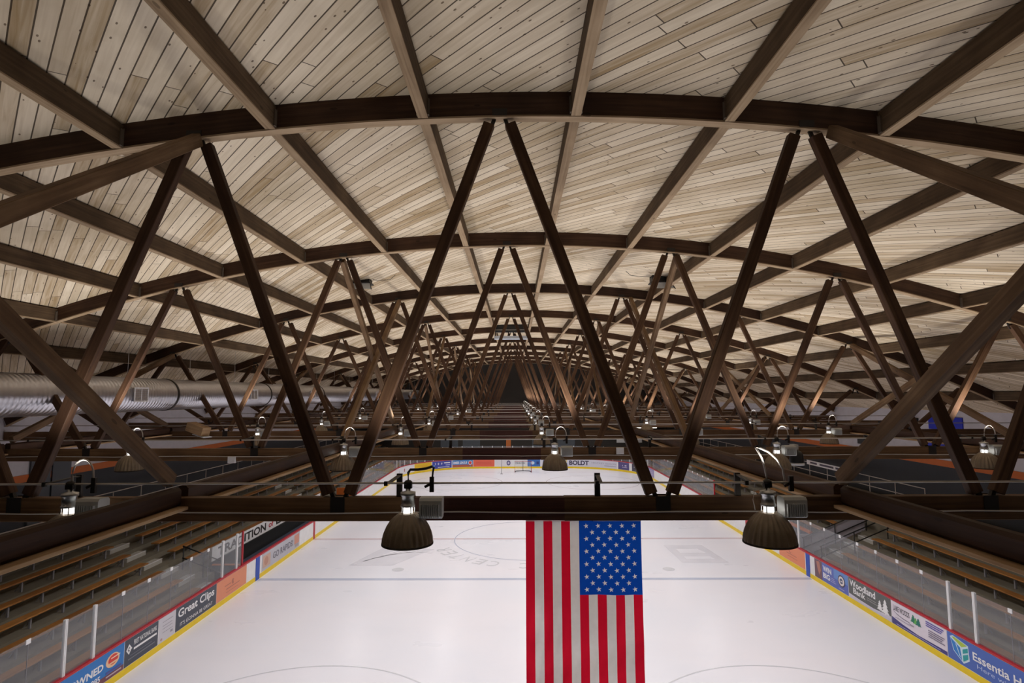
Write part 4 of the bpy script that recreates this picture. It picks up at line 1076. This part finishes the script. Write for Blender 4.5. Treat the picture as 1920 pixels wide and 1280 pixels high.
# ------------------------------------------------------------------ wall fittings
def wallpanel(name, side, y0, y1, z0, z1, mat, label, cat, th=0.05):
    x = (XL+0.001) if side < 0 else (XR-0.001-th)
    o = MB().box(0, th, 0, y1-y0, 0, z1-z0).build(name, mat, None, (x, y0, z0)); return tag(o, label, cat)
wallpanel('wall_banner', 1, 25.0, 26.9, 6.0, 6.75, M['bannerblue'], 'royal blue banner low on the white right wall', 'banner')
wallpanel('wall_banner', 1, 24.6, 26.6, 7.05, 7.62, M['bannerblue'], 'royal blue banner high on the white right wall under the roof', 'banner')
wallpanel('display_board', 1, 29.9, 32.2, 5.9, 6.9, M['black'], 'black framed display board on the white right wall', 'board')
wallpanel('display_board', 1, 27.3, 28.3, 6.9, 7.5, M['black'], 'small black display board near the roof on the right wall', 'board')
def wdoor(name, side, y0, y1, z0, z1, label):
    o = wallpanel(name, side, y0, y1, z0, z1, M['grey_door'], label, 'door', 0.06)
    o.location.x += 0.03 if side < 0 else -0.03
    bx_ = 0.06 if side < 0 else -0.02
    MB().box(bx_, bx_+0.02, 0.1, y1-y0-0.1, 0.75, 0.82).build('push_bar', M['alu'], o)
    return o
wdoor('exit_door', -1, 22.1, 23.05, 3.35, 6.25, 'near grey double exit door leaf on the left wall')
wdoor('exit_door', -1, 23.15, 24.1, 3.35, 6.25, 'far grey double exit door leaf on the left wall')
wallpanel('scoreboard', -1, 30.0, 31.2, 6.5, 7.1, flat(150,30,34), 'dark red sign box on the white left wall', 'sign')
o = MB().box(-1.6,1.6,-0.04,0.0,-0.55,0.55).build('wall_sign', M['white'], None, (14.4, YF-0.001, 3.1)); tag(o, 'white sign with red lettering on the far wall at right', 'sign')
lay_text('lettering', 'FT', lambda x, y: (x, -0.045, y), -0.5, 0.4, -0.35, 0.4, flat(200,60,60), o, 0.02)
t = thing('strip_light', 'glowing white strip light near the far wall at right', 'lamp', (14.2, 64.0, 4.9))
MB().box(-1.5,1.5,-0.06,0.06,0,0.12).build('tube', M['tube'], t); MB().box(-1.55,1.55,-0.1,0.1,0.12,0.2).build('housing', M['white'], t); MB().tube([(-1.2,0,0.2),(-1.2,0,arch(13)-4.9+0.2)], 0.01).build('hanger', M['rod'], t); MB().tube([(1.2,0,0.2),(1.2,0,arch(15.4)-4.9+0.2)], 0.01).build('hanger', M['rod'], t)
o = MB().box(-0.3,0.3,-0.08,0.0,0,4.1).build('far_door', flat(196,110,52), None, (-0.9, YF-0.001, 0.0)); tag(o, 'narrow orange door at the middle of the far wall', 'door')
for i, x in enumerate((-8.4,-5.6,3.2,6.4)):
    o = MB().box(-1.1,1.1,-0.05,0.0,0,1.6).build('far_window', M['grey_door'], None, (x, YF-0.001, 1.6)); tag(o, '%s dark window pane from the left in the far wall' % ordn(i+1), 'window')

# ------------------------------------------------------------------ world and camera
w = bpy.data.worlds.new('World'); SC.world = w; w.use_nodes = True
w.node_tree.nodes['Background'].inputs[0].default_value = (1.0,0.95,0.9,1); w.node_tree.nodes['Background'].inputs[1].default_value = 0.02

cam = bpy.data.cameras.new('Camera'); cam.sensor_width = 36; cam.lens = 36*1066.67/1920; cam.clip_end = 300; cam.clip_start = 0.05
co = bpy.data.objects.new('Camera', cam); COL.objects.link(co)
f = 1066.67; pitch = math.atan(99/f); yaw = math.atan(6/f); roll = 0.0035
fw_ = Vector((-math.sin(yaw)*math.cos(pitch), math.cos(yaw)*math.cos(pitch), math.sin(pitch)))
r = fw_.cross(Vector((0,0,1))).normalized(); u = r.cross(fw_)
r2 = r*math.cos(roll)-u*math.sin(roll); u2 = r*math.sin(roll)+u*math.cos(roll)
mt = Matrix((r2, u2, -fw_)).transposed().to_4x4(); mt.translation = Vector((0, 0, H))
co.matrix_world = mt
SC.camera = co
SC.cycles.max_bounces = 8; SC.cycles.diffuse_bounces = 5; SC.cycles.transparent_max_bounces = 16
SC.cycles.use_denoising = True
